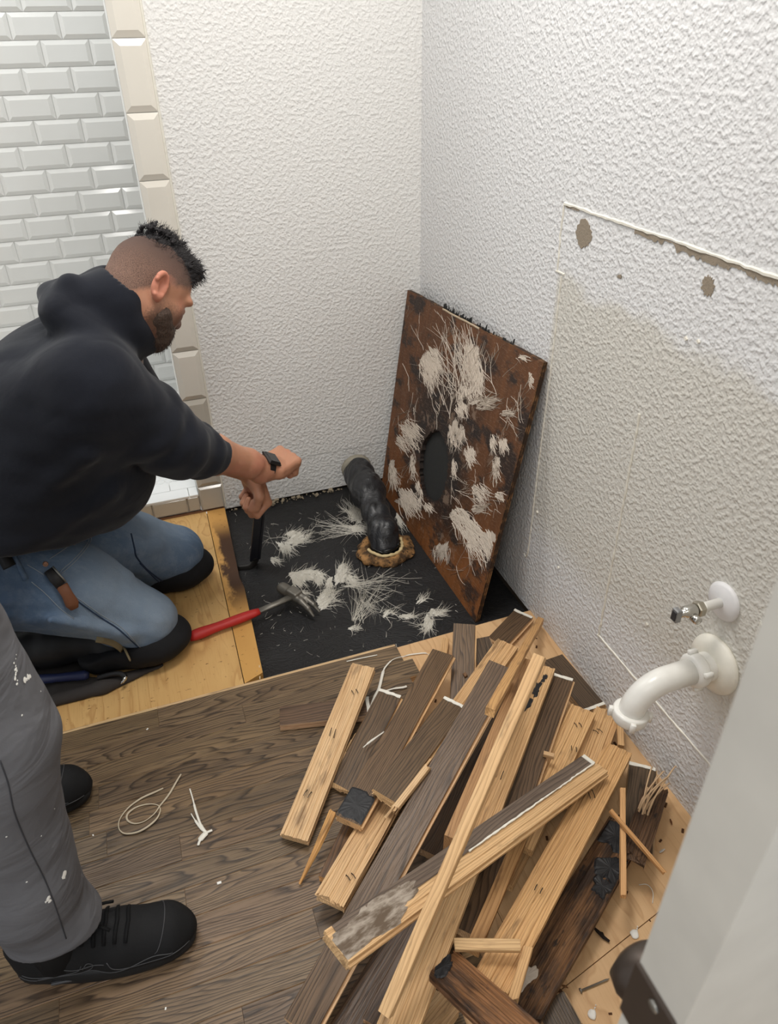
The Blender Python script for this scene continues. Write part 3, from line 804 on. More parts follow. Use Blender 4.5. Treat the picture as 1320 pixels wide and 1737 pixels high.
for k in range(9):
    a = k/9*2*PI; z = .030+.003*math.sin(2*a); mb.tube([pipe_base+np.array([.043*math.cos(t_), .043*math.sin(t_)*.95, .022+.003*math.sin(3*t_+k)+.0016*k]) for t_ in np.linspace(a, a+2.6, 16)], .0028, 5)
adopt(mb.mesh('tape_wrap', flat('glossy_tape', (16, 16, 17), .22, .5, (40, .2, .001)), True), 'tape_wrap', pr_)
# ragged wooden collar
S2 = SDF(); rr_ = random.Random(12)
S2.torus(pipe_base+(0, 0, .006), (0, 0, 1), .064, .017, .01)
for k in range(26):
    a = rr_.random()*2*PI; r_ = .062+.026*rr_.random()
    S2.ell(pipe_base+(r_*math.cos(a), r_*math.sin(a)*.92, .0+.012*rr_.random()), (.012+.014*rr_.random(), .008+.008*rr_.random(), .006+.008*rr_.random()), rot('z', math.degrees(a)+90), .006)
S2.cone(pipe_base+(0, 0, -.02), pipe_base+(0, 0, .05), .047, .047, .004, 's')
S2.plane_cut(pipe_base, (0, 0, -1))
S2.disp = lambda P: .003*waves(P, 3, 140)+.0012*waves(P, 5, 400)
def collar_mat():
    t = NT('ragged_wood'); v = t.obj(); a = t.noise(v, 28, 4, .6)
    c = t.mix(t.step(a, .38, .62), lin((72, 54, 36)), lin((164, 122, 76)))
    c = t.mix(t.step(t.noise(v, 90, 4, .6), .56, .66), c, lin((44, 34, 26)))
    return t.fin(c, .8, t.bump(t.noise(v, 120, 4, .6), .7, .004), .3)
adopt(S2.mesh('collar', .0032, collar_mat()), 'collar', pr_)
mb = MB()
pts = [pipe_base+np.array([(.055+.003*math.sin(5*t_))*math.cos(t_), (.052+.003*math.cos(4*t_))*math.sin(t_), .024+.002*math.sin(7*t_)]) for t_ in np.linspace(PI*1.0, PI*2.12, 30)]
mb.tube(pts, [.005+.0025*math.sin(3.1*k)*math.cos(k) for k in range(30)], 7)
adopt(mb.mesh('wax_ring', flat('wax', (206, 184, 138), .55, .4, (90, .4, .001)), True), 'wax_ring', pr_)
MB().tube([pipe_base+(-.004, -.068, .022), pipe_base+(-.004, -.083, .002)], .0025, 6).build('bolt', flat('rusty_bolt', (150, 110, 70), .6, .4), None).parent = pr_
bpy.data.objects['bolt'].matrix_parent_inverse = Matrix.Translation(-pr_.location)

# ================================================================== valve and drain on the right wall
def wall_frame(y, z): return frame((0, y, z), (0, 1, 0), (0, 0, 1), (1, 0, 0))
VZ = np.array([[0, 0, -1], [0, 1, 0], [1, 0, 0]], float)   # local z -> -x
v = empty('stop_valve', (0, -1.4126, .4873)); tag(v, 'small chromed stop valve on a round white escutcheon', 'valve')
MB().lathe([(.010, -.002), (.034, -.001), (.036, .003), (.030, .008), (.013, .011)], 36, VZ).build('escutcheon', flat('painted_white', (232, 231, 232), .4, .4), v, True)
MB().lathe([(.0085, .0), (.0085, .042), (.0098, .043), (.0098, .047)], 18, VZ).build('stub_pipe', M_WHITE_PAINT, v, True)
MB().lathe([(.0125, .047), (.014, .049), (.014, .058), (.0125, .060)], 6, VZ).build('compression_nut', flat('nickel', (186, 180, 166), .3, .5, (80, .1, .0004), Metallic=.9), v)
mb = MB().lathe([(.0095, .060), (.0115, .064), (.0115, .080), (.0095, .084), (.007, .086), (.007, .094)], 18, VZ)
mb.lathe([(.0078, 0), (.0078, .014), (.0065, .0155)], 14, np.array([[1, 0, 0], [0, 0, -1], [0, 1, 0]], float), (-.072, -.008, -.004))
mb.build('valve_body', M_CHROME, v, True)
mb = MB().box((-.104, -.007, -.0135), (-.094, .007, .0135), .002)
mb.build('handle', flat('grey_handle', (150, 150, 150), .35, .5, (40, .1, .0004), Metallic=.5), v)
MB().box((-.1055, -.0045, -.009), (-.1038, .0045, .009), .0005).build('handle_insert', flat('dark_insert', (54, 54, 56), .5, .4), v)
d = empty('drain_pipe', (0, -1.4345, .360)); tag(d, 'white plastic elbow drain pipe sticking out of the wall', 'pipe')
MB().lathe([(.024, -.002), (.053, -.001), (.056, .004), (.054, .010), (.042, .017), (.028, .019)], 48, VZ).build('escutcheon', flat('ivory_plastic', (236, 232, 220), .35, .45), d, True)
MB().lathe([(.0265, .0), (.0265, .041), (.024, .043)], 32, VZ).build('wall_tube', M_PVC, d, True)
def slip_nut(parent, R, T, r=.029, h=.021):
    mb = MB().lathe([(r-.005, 0), (r-.001, .001), (r, .004), (r, h-.005), (r-.003, h), (r-.009, h)], 36, R, T)
    for k in range(4):
        a = k*PI/2+.5; c, s_ = math.cos(a), math.sin(a)
        RR = np.array([[c, -s_, 0], [s_, c, 0], [0, 0, 1]])
        mb.box((r-.002, -.0045, .001), (r+.0065, .0045, h-.003), .001, 0, (R if R is not None else np.eye(3)) @ RR, T)
    return mb.build('slip_nut', M_PVC, parent, True)
slip_nut(d, VZ, (-.036, 0, 0), .0315)
Rb = .062; pts = [(-.05, 0, 0), (-.105, 0, 0)] + [(-.105-Rb*math.sin(a), 0, -Rb+Rb*math.cos(a)) for a in np.linspace(.12, PI/2*.96, 14)]
MB().tube(pts, .0228, 28).build('elbow', M_PVC, d, True)
e = np.array(pts[-1]); dn = unit(np.array(pts[-1])-np.array(pts[-2]))
R = np.stack([unit(np.cross((0, 1, 0), dn)), np.array([0, 1., 0]), dn], 1)
slip_nut(d, R, e-dn*.004, .0315, .023)

# ================================================================== claw hammer
gh, gt = PZ(321, 1081, ZP+.018), PZ(440, 1037, ZP+.020)
hd = PZ(500, 1010, ZB+.040)
hroot = empty('claw_hammer', (gh+gt)/2); tag(hroot, 'claw hammer with a red rubber grip lying on the plywood edge', 'hammer')
def part(mb, name, mats, par, smooth=False): return adopt(mb.mesh(name, mats, smooth), name, par)
ax = unit(gt-gh); up = unit(np.array([0, 0, 1])-ax*ax[2]); sd = np.cross(up, ax)
pts = [gh+(gt-gh)*t_ for t_ in np.linspace(0, 1, 14)]
rad = [.0135, .0165, .0172, .0165, .0150, .0142, .0140, .0145, .0150, .0152, .0148, .0140, .0128, .0105]
part(MB().tube(pts, rad, 16, flat=.78), 'grip', flat('red_rubber', (176, 38, 34), .5, .4, (70, .25, .001)), hroot, True)
part(MB().tube([gt-ax*.02, gt+(hd-gt)*.5, hd], [.0095, .0098, .0115], 12, flat=.6), 'shaft', flat('hammer_steel', (120, 116, 108), .45, .5, (60, .2, .0008), Metallic=.7), hroot, True)
hx = unit(PZ(533, 1031, ZB+.03)-PZ(474, 996, ZB+.03))
Sh = SDF()
poll = hd-hx*.048; Sh.cone(poll, poll+hx*.026, .0175, .0175, .003); Sh.cone(poll+hx*.024, hd, .0115, .015, .008)
Sh.box(hd, (.019, .015, .019), np.stack([hx, np.cross(up, hx), up], 1), .005, .008)
for s_ in (-1, 1):
    w = np.cross((0, 0, 1), hx)*.006*s_
    Sh.chain([hd+hx*.008+w, hd+hx*.035+w*1.4+(0, 0, .002), hd+hx*.062+w*1.7+(0, 0, -.006), hd+hx*.083+w*1.9+(0, 0, -.022)], [.0115, .0092, .0068, .0035], .004)
adopt(Sh.mesh('head', .0022, flat('hammer_steel', (120, 116, 108), .42, .5, (60, .2, .0008), Metallic=.75)), 'head', hroot)
# ================================================================== the pile of torn-up planks
# every plank: pixel of the middle of its two ends (turned into points in the room at the height it comes to rest on), look, width, label
rp = random.Random(21)
GX0, GY0, GS = -1.35, -2.1, .006
GN = (int(1.45/GS), int(1.5/GS))
gx = GX0+(np.arange(GN[0])+.5)*GS; gy = GY0+(np.arange(GN[1])+.5)*GS
HM = np.full(GN, ZP); HM[np.ix_(gx < -.40, gy < -.84)] = 0.0; HM[np.ix_(gx < 9, gy > -.83)] = ZB
def hm(x, y):
    i = np.clip(((x-GX0)/GS).astype(int), 0, GN[0]-1); j = np.clip(((y-GY0)/GS).astype(int), 0, GN[1]-1); return HM[i, j]
def ends(e0, e1, z0, z1, W):
    a, b = PZ(*e0, z0), PZ(*e1, z1); L = np.linalg.norm((b-a)[:2]); u = (b-a)[:2]/L; w = np.array([-u[1], u[0]])
    ov = max(a[0], b[0])+W*.5*abs(w[0])+.005       # keep clear of the right wall
    if ov > 0: a, b = a-np.array([ov, 0, 0]), b-np.array([ov, 0, 0])
    return a, b, L, u, w
def rest(e0, e1, W, T, lift=(0, 0)):
    """lowest straight pose over the height map, settled about its middle"""
    z0 = z1 = T
    for it in range(9):
        a, b, L, u, w = ends(e0, e1, z0, z1, W)
        s = np.linspace(0, 1, max(12, int(L/.007))); o = np.linspace(-W/2, W/2, max(3, int(W/.006)))
        X = a[0]+(b-a)[0]*s[:, None]+w[0]*o; Y = a[1]+(b-a)[1]*s[:, None]+w[1]*o
        h = hm(X, Y).max(1)+T+.003
        best = None
        for i in range(0, len(s)):      # upper hull edge over s=.5
            if s[i] > .5: break
            for j in range(len(s)-1, -1, -1):
                if s[j] < .5 or j == i: continue
                m = (h[j]-h[i])/(s[j]-s[i]); zz = h[i]+m*(.5-s[i])
                if best is None or zz > best[0]: best = (zz, m)
        zz, m = best; z0, z1 = zz-m*.5+lift[0], zz+m*.5+lift[1]
    a, b, L, u, w = ends(e0, e1, z0, z1, W); return a, b, u, w
def stamp(a, b, W, T):
    L = np.linalg.norm((b-a)[:2]); u = (b-a)[:2]/L; w = np.array([-u[1], u[0]])
    X, Y = np.meshgrid(gx, gy, indexing='ij'); p = (X-a[0])*u[0]+(Y-a[1])*u[1]; q = (X-a[0])*w[0]+(Y-a[1])*w[1]
    m = (p > -.007) & (p < L+.007) & (np.abs(q) < W/2+.007)
    z = a[2]+(b[2]-a[2])*np.clip(p/L, 0, 1); HM[m] = np.maximum(HM[m], z[m])
def plank_mesh(L, W, T, up, jag, seed, taper=(1, 1)):
    """board with tongue, groove and three relief grooves underneath; up='face' shows the stained side"""
    r = random.Random(seed); b = .0009; y = W/2; ny = y-.004
    if W < .03:
        prof = [(-y, -T), (y, -T), (y, -b), (y-b, 0), (-y+b, 0), (-y, -b)]
        mi = [1, 1, 1, 0 if up == 'face' else 1, 1, 1]
    else:
        gr = []
        for c in (-.30*W, .0, .30*W):
            gr += [(c-.0045, -T), (c-.0030, -T+.0016), (c+.0030, -T+.0016), (c+.0045, -T)]
        prof = [(-ny, -T)] + gr + [(ny, -T), (ny, -T*.64), (y, -T*.60), (y, -T*.36), (ny, -T*.32), (ny, -b), (ny-b, 0), (-ny+b, 0), (-ny, -b), (-ny, -T*.34), (-ny+.005, -T*.36), (-ny+.005, -T*.62), (-ny, -T*.64)]
        nf = len(prof); k = next(i for i, p in enumerate(prof) if p == (ny-b, 0))
        mi = [1]*nf; mi[k-1] = mi[k] = mi[k+1] = 0
    if up != 'face' and W >= .03: prof = [(-p, -T-q) for p, q in prof]     # turned over (rotated about its length)
    n = len(prof); ns = max(2, int(L/.06)+1); vs = []
    e0 = [jag*r.random() for _ in prof]; e1 = [jag*r.random() for _ in prof]
    for i in range(ns):
        f = i/(ns-1); x = L*f; tw = taper[0]+(taper[1]-taper[0])*f
        for k, (p, q) in enumerate(prof):
            xx = x+(e0[k] if i == 0 else -e1[k] if i == ns-1 else 0)
            wob = (jag*.08*r.gauss(0, 1) if jag > .004 and 0 < i < ns-1 else 0)
            vs.append((xx, p*tw+wob, q+(wob*.4 if q < -.001 else 0)))
    fs = []; ms = []
    for i in range(ns-1):
        for k in range(n):
            fs.append((i*n+k, (i+1)*n+k, (i+1)*n+(k+1) % n, i*n+(k+1) % n)); ms.append(mi[k])
    fs += [tuple(range(n)), tuple(range(ns*n-1, (ns-1)*n-1, -1))]; ms += [1, 1]
    mb = MB(); mb.add(vs, fs, ms); return mb
STAPLE = None
def staple_mesh():
    mb = MB()
    for s_ in (-1, 1):
        mb.tube([(0, s_*.005, -.004), (.001, s_*.005, .002), (.010, s_*.005+.001, .007), (.017, s_*.005+.002, .0065)], .0008, 5)
    return mb.mesh('staple', M_DARKSTEEL)
STAPLE = staple_mesh()
TOPS = {}
def plank(e0, e1, kind, label, W=.0625, T=.019, tint=(1, 1, 1), jag=.0012, staples=(), caulk=(), lift=(0, 0), taper=(1, 1), roll=0, name='oak_plank', cat='plank', grp=None, mat=None):
    a, b, u, w = rest(e0, e1, W, T, lift)
    stamp(a, b, W, T)
    X = unit(b-a); Y = unit(np.cross((0, 0, 1), X)); Z = np.cross(X, Y); L = float(np.linalg.norm(b-a))
    if roll: c, s_ = math.cos(math.radians(roll)), math.sin(math.radians(roll)); Y, Z = Y*c+Z*s_, Z*c-Y*s_
    up = {'D': 'face', 'L': 'back', 'R': 'back', 'E': 'back'}[kind]
    mats = {'D': [M_FACE, M_OAK], 'L': [M_FACE, M_OAK], 'R': [M_ROT, M_ROT], 'E': [M_OAK, M_OAK]}[kind] if mat is None else mat
    mb = plank_mesh(L, W, T, up, jag, rp.randint(0, 10**6), taper)
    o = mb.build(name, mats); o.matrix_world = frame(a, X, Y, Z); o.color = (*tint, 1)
    tag(o, label, cat, grp)
    for f, off in staples:
        s_ = link('staple', STAPLE, o, loc=(L*f, off*W, 0)); s_.rotation_euler = (0, 0, rp.uniform(-.9, .9)+(PI if rp.random() < .4 else 0))
    for end in caulk:
        mb = MB(); x0 = (.001 if end == 0 else L-.007); N = 9; prev = None; vs = []
        for i in range(N):
            y = -W/2+.004+(W-.009)*i/(N-1); t_ = .0012+.0012*rp.random(); d0, d1 = .001*rp.random(), .002*rp.random()
            vs += [(x0-d0, y, .0001), (x0-d0, y, t_), (x0+.006+d1, y, t_*.8), (x0+.006+d1, y, .0001)]
        fs = [(i*4+k, (i+1)*4+k, (i+1)*4+(k+1) % 4, i*4+(k+1) % 4) for i in range(N-1) for k in range(4)]+[(0, 1, 2, 3), (N*4-1, N*4-2, N*4-3, N*4-4)]
        mb.add(vs, fs); mb.build('end_caulk', M_CAULK, o)
    TOPS[label] = (o, L, W, a, X, Y, Z)
    return o
LT, OR, PK, GY = (1.02, 1.0, .97), (.94, .84, .70), (.98, .88, .80), (.86, .80, .74)
DB, DG = (.92, .86, .82), (.78, .78, .80)
# -- lowest layer
plank((474, 1214), (627, 1197), 'D', 'short dark plank lying flat under the stapled pale plank, left edge of pile', tint=(.98, .90, .94), caulk=(1,))
plank((948, 1112), (1021, 1198), 'D', 'short dark plank lying flat against the right wall below the drain pipe', tint=DG, caulk=(1,), W=.066)
plank((889, 1040), (842, 1090), 'D', 'short dark plank nearest the leaning board, white caulk on its far end', tint=DB, caulk=(0,), jag=.004)
plank((756, 1082), (752, 1112), 'E', 'short raw oak stick behind the upright dark plank', W=.018, tint=OR)
plank((812, 1082), (838, 1150), 'D', 'dark plank mostly hidden just right of the upright dark plank', tint=DG)
plank((1103, 1293), (1096, 1440), 'D', 'dark plank against the wall with white caulk on its far end and pale shavings', tint=(.8, .8, .8), caulk=(0,), jag=.006)
plank((930, 1690), (962, 1750), 'D', 'small dark broken plank at the front edge beside the nail', tint=(.7, .7, .72), jag=.006)
plank((965, 1262), (846, 1490), 'L', 'oak plank underneath, seen in the gap behind the diagonal plank', tint=OR)
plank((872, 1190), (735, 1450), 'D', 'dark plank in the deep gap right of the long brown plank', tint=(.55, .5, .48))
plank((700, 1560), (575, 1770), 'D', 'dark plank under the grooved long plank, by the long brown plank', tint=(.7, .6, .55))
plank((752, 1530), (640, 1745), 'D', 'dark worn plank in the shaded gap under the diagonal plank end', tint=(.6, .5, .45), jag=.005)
plank((600, 1395), (556, 1492), 'D', 'short brown plank under the black-ended plank', tint=(1.05, .8, .55), W=.045)
plank((690, 1300), (558, 1529), 'L', 'raw grooved plank left of the long brown plank, split at its near end', tint=(1.0, .94, .86), jag=.008, staples=((.82, .1),))
plank((1066, 1397), (880, 1715), 'R', 'wide rotten black and brown plank on the right side of the pile', W=.074, tint=(.95, .9, .85), jag=.012)
plank((1118, 1330), (1075, 1455), 'R', 'charred black rotten scrap at the right edge by the wall', W=.05, tint=(.55, .55, .58), jag=.014)
plank((1036, 1204), (975, 1365), 'L', 'orange oak plank behind the grooved oak plank near the drain pipe', tint=OR, staples=((.25, -.2),))
plank((990, 1201), (880, 1432), 'L', 'grooved oak plank with bent staples, right of the dark plank', tint=(1.0, .9, .74), staples=((.13, 0), (.3, .25)))
plank((760, 1688), (690, 1775), 'L', 'pale plank end at the bottom edge of the picture', tint=LT, jag=.01)
# -- middle layer
plank((663, 1174), (578, 1338), 'D', 'dark plank with a white caulked far end and pale splintered left edge', tint=(1.0, .94, .84), caulk=(0,), jag=.010)
plank((788, 1058), (783, 1190), 'D', 'upright looking dark plank pointing straight at the leaning board', tint=(1.15, 1.08, .98))
plank((862, 1090), (745, 1255), 'L', 'orange oak plank whose far end shows above the long brown plank', tint=OR)
plank((752, 1106), (590, 1392), 'D', 'dark brown plank ending in a black rubbery near end', tint=(1.12, 1.04, .94))
plank((773, 1190), (649, 1353), 'D', 'dark plank with white caulked far end and a broken pale right edge', tint=(1.0, .94, .82), caulk=(0,), jag=.012)
plank((953, 1146), (792, 1582), 'D', 'dark plank with white caulked far end right of the grooved long plank', tint=DB, caulk=(0,))
plank((922, 1128), (672, 1752), 'L', 'long grooved oak plank running under the narrow batten', tint=(1.0, .92, .80), staples=((.42, .0), (.60, .1)))
plank((893, 1117), (762, 1420), 'E', 'oak plank standing on edge left of the narrow batten', W=.019, T=.045, tint=(.62, .5, .4))
plank((850, 1127), (505, 1745), 'D', 'long greyish brown plank running through the whole pile', tint=(1.02, .96, .94))
plank((727, 1296), (668, 1372), 'E', 'thin pale splintered stick beside the long brown plank', W=.012, T=.010, jag=.01, tint=LT)
plank((617, 1128), (499, 1421), 'L', 'pale raw plank with three pairs of staples left of the pile', tint=(1.06, 1.02, .96), staples=((.17, 0), (.47, -.1), (.77, -.1)))
plank((884, 1418), (800, 1612), 'E', 'narrow brown oak strip between the dark plank and the orange plank', W=.022, tint=(.72, .58, .42), jag=.006)
plank((1052, 1268), (834, 1668), 'L', 'wide orange oak plank with two staples on the right', tint=(.98, .85, .67), staples=((.28, .0), (.68, -.1)), W=.060)
plank((898, 1600), (868, 1702), 'E', 'thin oak splinter between the orange plank and the rotten plank', W=.014, jag=.012, tint=OR)
# -- top layer
plank((570, 1605), (1012, 1293), 'L', 'diagonal plank across the pile, half dark and half pale with a white line', tint=(1.04, .98, .88))
plank((748, 1628), (905, 1772), 'R', 'brown rotten plank crossing the bottom of the pile', tint=(1.1, .95, .82), jag=.006, W=.060)
plank((768, 1600), (884, 1602), 'E', 'short grey-brown slat lying across the orange plank', W=.017, T=.008, tint=(.9, .86, .76), jag=.004)
plank((922, 1046), (838, 1200), 'E', 'rough barked oak stick at the far end of the pile', W=.017, T=.015, tint=(.85, .70, .5), jag=.006)
plank((915, 1110), (650, 1722), 'E', 'long narrow clean batten lying on top of the pile', W=.0185, T=.016, tint=(1.08, 1.02, .92))
plank((1057, 1332), (1058, 1522), 'E', 'thin oak stick on the right, pointing at the camera', W=.010, T=.009, tint=(1.0, .82, .64), jag=.006)
plank((1036, 1372), (1131, 1482), 'E', 'thin oak stick slanting down towards the door', W=.007, T=.007, tint=(.92, .72, .52), jag=.006)
plank((1052, 1212), (1054, 1264), 'E', 'short oak offcut standing by the wall under the drain pipe', W=.013, T=.010, tint=OR)
plank((922, 1276), (941, 1281), 'E', 'tiny grey stick in the gap beside the dark plank', W=.010, T=.008, tint=GY)
plank((566, 1372), (507, 1500), 'E', 'long jagged brown splinter on the floor left of the pile', W=.015, T=.006, tint=(.95, .74, .46), jag=.012, taper=(1, .25))
# extra looks on single planks
def strip_on(label, x0, x1, y0, y1, mat, name, h=.0012, rag=.0, n=24, rg=random.Random(4), hv=.15):
    o, L, W = TOPS[label][:3]; vs = []
    for i in range(n):
        f = x0+(x1-x0)*i/(n-1); a, b = y0*W+rag*rg.random(), y1*W-rag*rg.random(); hh = h*(1-hv+2*hv*rg.random())
        vs += [(f*L, a, .0001), (f*L, a, hh), (f*L, b, hh), (f*L, b, .0001)]
    fs = [(i*4+k, i*4+(k+1) % 4, (i+1)*4+(k+1) % 4, (i+1)*4+k) for i in range(n-1) for k in range(4)]+[(3, 2, 1, 0), (n*4-4, n*4-3, n*4-2, n*4-1)]
    q = MB().add(vs, fs).build(name, mat, o); return q
DG_ = 'diagonal plank across the pile, half dark and half pale with a white line'
def sgn(label):   # +1 when local +y points away from the camera
    Y = TOPS[label][5]; return 1 if Y[1] > 0 else -1
def smear_mat():
    global SMEAR
    t = NT('grey_smear'); v = t.obj(); n_ = t.noise(t.vmul(v, (18, 60, 30)), 1., 4., .65)
    SMEAR = t.fin(t.mix(t.step(n_, .35, .62), lin((172, 160, 146)), lin((98, 82, 66))), .6, t.bump(n_, .4, .001), .35); return SMEAR
def blotch_on(label, fx, fy, rx, ry, mat, name, h=.0009, rag=.45, N=44, rg=random.Random(14)):
    o, L, W = TOPS[label][:3]; pts = []; A1 = [(rg.uniform(0, 6.3), q, rag*.5/(1+q*.35)*rg.uniform(.5, 1)) for q in (2, 3, 5, 8, 13)]
    for k_ in range(N):
        th = 2*PI*k_/N; sq = 1/max(abs(math.cos(th)), abs(math.sin(th)))**.7; r_ = sq*(1-rag*.35+sum(a_*math.sin(q_*th+p_) for p_, q_, a_ in A1)-.06*rg.random())
        pts.append((min(max((fx+rx*r_*math.cos(th))*L, .0008), L-.0008), min(max((fy+ry*r_*math.sin(th))*W, -W*.44), W*.44)))
    c_ = (fx*L, fy*W); vs = [(*c_, h)]+[(p[0]+(c_[0]-p[0])*.12, p[1]+(c_[1]-p[1])*.12, h*(.6+.5*rg.random())) for p in pts]+[(*p, .0001) for p in pts]
    fs = [(0, k_+1, (k_+1) % N+1) for k_ in range(N)]+[(k_+1, N+k_+1, N+(k_+1) % N+1, (k_+1) % N+1) for k_ in range(N)]
    return MB().add(vs, fs).build(name, mat, o)
k = sgn(DG_); ya, yb = sorted((.02*k, .44*k)); M_FACE2 = flat('worn_stain', (88, 76, 66), .6, .3, (60, .4, .001))
strip_on(DG_, .02, .985, ya, yb, wood('worn_dark_stain', (50, 40, 34), (96, 80, 68), (128, 112, 98), 170, 1., False, .6), 'stained_strip', .0006)
blotch_on(DG_, .085, -.02, .12, .50, smear_mat(), 'mastic_smear')
blotch_on(DG_, .19, .1, .07, .3, SMEAR, 'mastic_smear')
strip_on(DG_, .42, .985, *sorted((-.02*k, .05*k)), M_CAULK, 'caulk_bead', .0028, .0016, 46)
strip_on(DG_, .978, .992, *sorted((.0, .43*k)), M_CAULK, 'end_caulk', .002, .001, 4)
BL = 'dark brown plank ending in a black rubbery near end'
M_MASTIC = flat('black_mastic', (36, 36, 38), .5, .4, (60, .6, .003))
blotch_on(BL, .925, 0, .075, .55, M_MASTIC, 'mastic_end', .0014, .16)
RB_ = 'wide rotten black and brown plank on the right side of the pile'
for fx, fy, rx, ry in ((.10, -.1, .10, .5), (.26, -.15*sgn(RB_), .09, .35), (.36, -.2*sgn(RB_), .06, .25)): blotch_on(RB_, fx, fy, rx, ry, M_MASTIC, 'mastic_crust', .003, .5)
blotch_on(RB_, .88, .22*sgn(RB_), .07, .2, M_FUNGB, 'fungus_crust', .002, .6)
blotch_on('brown rotten plank crossing the bottom of the pile', .07, -.1, .07, .36, M_MASTIC, 'mastic_crust', .0025, .5)
GL_ = 'long grooved oak plank running under the narrow batten'
for fx, fy, rx, ry in ((.10, .1, .035, .14), (.16, .02, .03, .12), (.05, .2, .02, .1)): blotch_on(GL_, fx, fy, rx, ry, M_MASTIC, 'mastic_crust', .0016, .6)
for lab, side in (('dark plank with white caulked far end and a broken pale right edge', -1), ('dark plank with a white caulked far end and pale splintered left edge', 1)):
    o, L, W = TOPS[lab][:3]; X, Y = TOPS[lab][4:6]
    sd = 1 if (Y@CR > 0) == (side < 0) else -1        # the edge towards picture right (side -1) or left
    mb = MB()
    for i in range(16):
        f = .45+.5*rp.random(); l = .03+.09*rp.random(); y = sd*W*(.40+.13*rp.random()); z = -.014*rp.random()
        mb.tube([(f*L, y, z), (f*L+l*.5, y+rp.gauss(0, .001), z), (min(L*1.03, f*L+l), y+sd*.003*rp.random(), z-.002)], [.0022, .0026, .0008], 5, flat=.5)
    q = mb.build('splinters', M_OAK, o); q.color = (1.05, 1.0, .92, 1); q['kind'] = 'stuff'
# pale shavings curling off the caulked plank by the wall
lab = 'dark plank against the wall with white caulk on its far end and pale shavings'
o = TOPS[lab][0]; mb = MB(); base = PZ(1088, 1395, .03); tip = PZ(1130, 1318, .05)
for i in range(9):
    b = base+np.array([rp.gauss(0, .006), rp.gauss(0, .006), 0]); t_ = tip+np.array([rp.gauss(0, .014)-.01, rp.gauss(0, .012), rp.gauss(0, .012)])
    m1 = b+(t_-b)*.4+np.array([-.008, 0, .012+.01*rp.random()])
    t_[0] = min(t_[0], -.006); mb.tube(spline([b, m1, t_, t_+(t_-m1)*.12+np.array([-.002, -.006, -.004])], 6), [.0022]*6+[.0016]*7+[.0010]*6, 5, flat=.35)
inv = o.matrix_world.inverted(); me = mb.mesh('shavings', flat('pale_shaving', (206, 174, 138), .7, .3, (150, .3, .001)), True); me.transform(inv)
q = link('shavings', me, o); q['kind'] = 'stuff'

# ================================================================== debris and small things
def free(mb, name, mats, label, cat, smooth=False, grp=None):
    me = mb.mesh(name, mats, smooth); v0 = np.array([v.co for v in me.vertices]); c = v0.mean(0); c[2] = v0[:, 2].min()
    recenter(me, c); o = link(name, me, loc=c); return tag(o, label, cat, grp)
pix = [(308, 1316), (298, 1330), (285, 1350), (272, 1366), (262, 1380), (245, 1393), (228, 1397), (216, 1391), (217, 1380), (232, 1369), (252, 1364), (268, 1366), (272, 1376), (266, 1390), (250, 1404), (232, 1413), (212, 1415), (202, 1406), (203, 1390), (218, 1370), (240, 1354), (262, 1344), (277, 1337)]
pts = spline([PZ(x, y, .0022) for x, y in pix], 5)
for i, q in enumerate(pts): q[2] += .0022*(1 if 60 < i < 84 else 0) + .006*max(0, 1-i/8)
free(MB().tube(pts, [.0017+.0006*math.sin(i*.2) for i in range(len(pts))], 6, flat=.7), 'cord', flat('cream_cord', (196, 182, 158), .6, .3), 'thin cream caulk cord curled in loops on the dark hardwood', 'cord', True)
mb = MB()
mb.tube(spline([PZ(x, y, .003) for x, y in [(322, 1338), (327, 1355), (332, 1375), (340, 1398), (347, 1410)]], 5), [.0016]*8+[.0026]*8+[.0034]*5, 6, flat=.6)
mb.tube(spline([PZ(x, y, .003) for x, y in [(324, 1380), (332, 1393), (340, 1404), (350, 1412)]], 5), [.0012]*5+[.0026]*6+[.0032]*5, 6, flat=.6)
mb.tube(spline([PZ(x, y, .003) for x, y in [(360, 1408), (350, 1413), (340, 1424), (336, 1434)]], 5), [.0028]*5+[.0062]*6+[.0028]*5, 6, flat=.35)
free(mb, 'caulk_scrap', M_CAULK, 'forked white scrap of torn caulk lying on the hardwood', 'scrap', True)
pts = spline([PZ(x, y, .004) for x, y in [(627, 1205), (634, 1185), (643, 1168), (650, 1140), (655, 1130), (668, 1118), (690, 1112)]], 5)
free(MB().tube(pts, [.0028]*6+[.004]*10+[.0022]*8+[.001]*7, 6, flat=.5), 'caulk_strip', M_CAULK, 'long white caulk strip bending over the hardwood edge behind the pale plank', 'scrap', True)
free(MB().tube(spline([PZ(x, y, .004) for x, y in [(655, 1172), (668, 1168), (684, 1166), (690, 1164)]], 4), [.0022]*5+[.0032]*8, 6, flat=.5), 'caulk_strip', M_CAULK, 'short white caulk strip at the sawn hardwood end by the pile', 'scrap', True)
free(MB().tube(spline([PZ(x, y, .003) for x, y in [(588, 1122), (610, 1117), (640, 1111)]], 4), [.0016]*9, 6, flat=.6), 'caulk_strip', M_CAULK, 'white caulk strip along the hardwood edge above the pale plank', 'scrap', True)
free(MB().tube(spline([PZ(x, y, ZP+.003) for x, y in [(660, 1134), (676, 1120), (690, 1112), (708, 1109), (722, 1108), (730, 1112)]], 4), [.0006]*8+[.0022]*9+[.0006]*4, 6, flat=.6), 'caulk_strip', M_CAULK, 'wispy white caulk strip on the pale subfloor behind the pile', 'scrap', True)
free(MB().tube(spline([PZ(x, y, .05) for x, y in [(616, 1268), (628, 1258), (652, 1241)]], 4), [.0012]*3+[.0026]*3+[.0018]*3, 6, flat=.5), 'caulk_strip', M_CAULK, 'white caulk strip lying across the dark plank with the splintered edge', 'scrap', True)
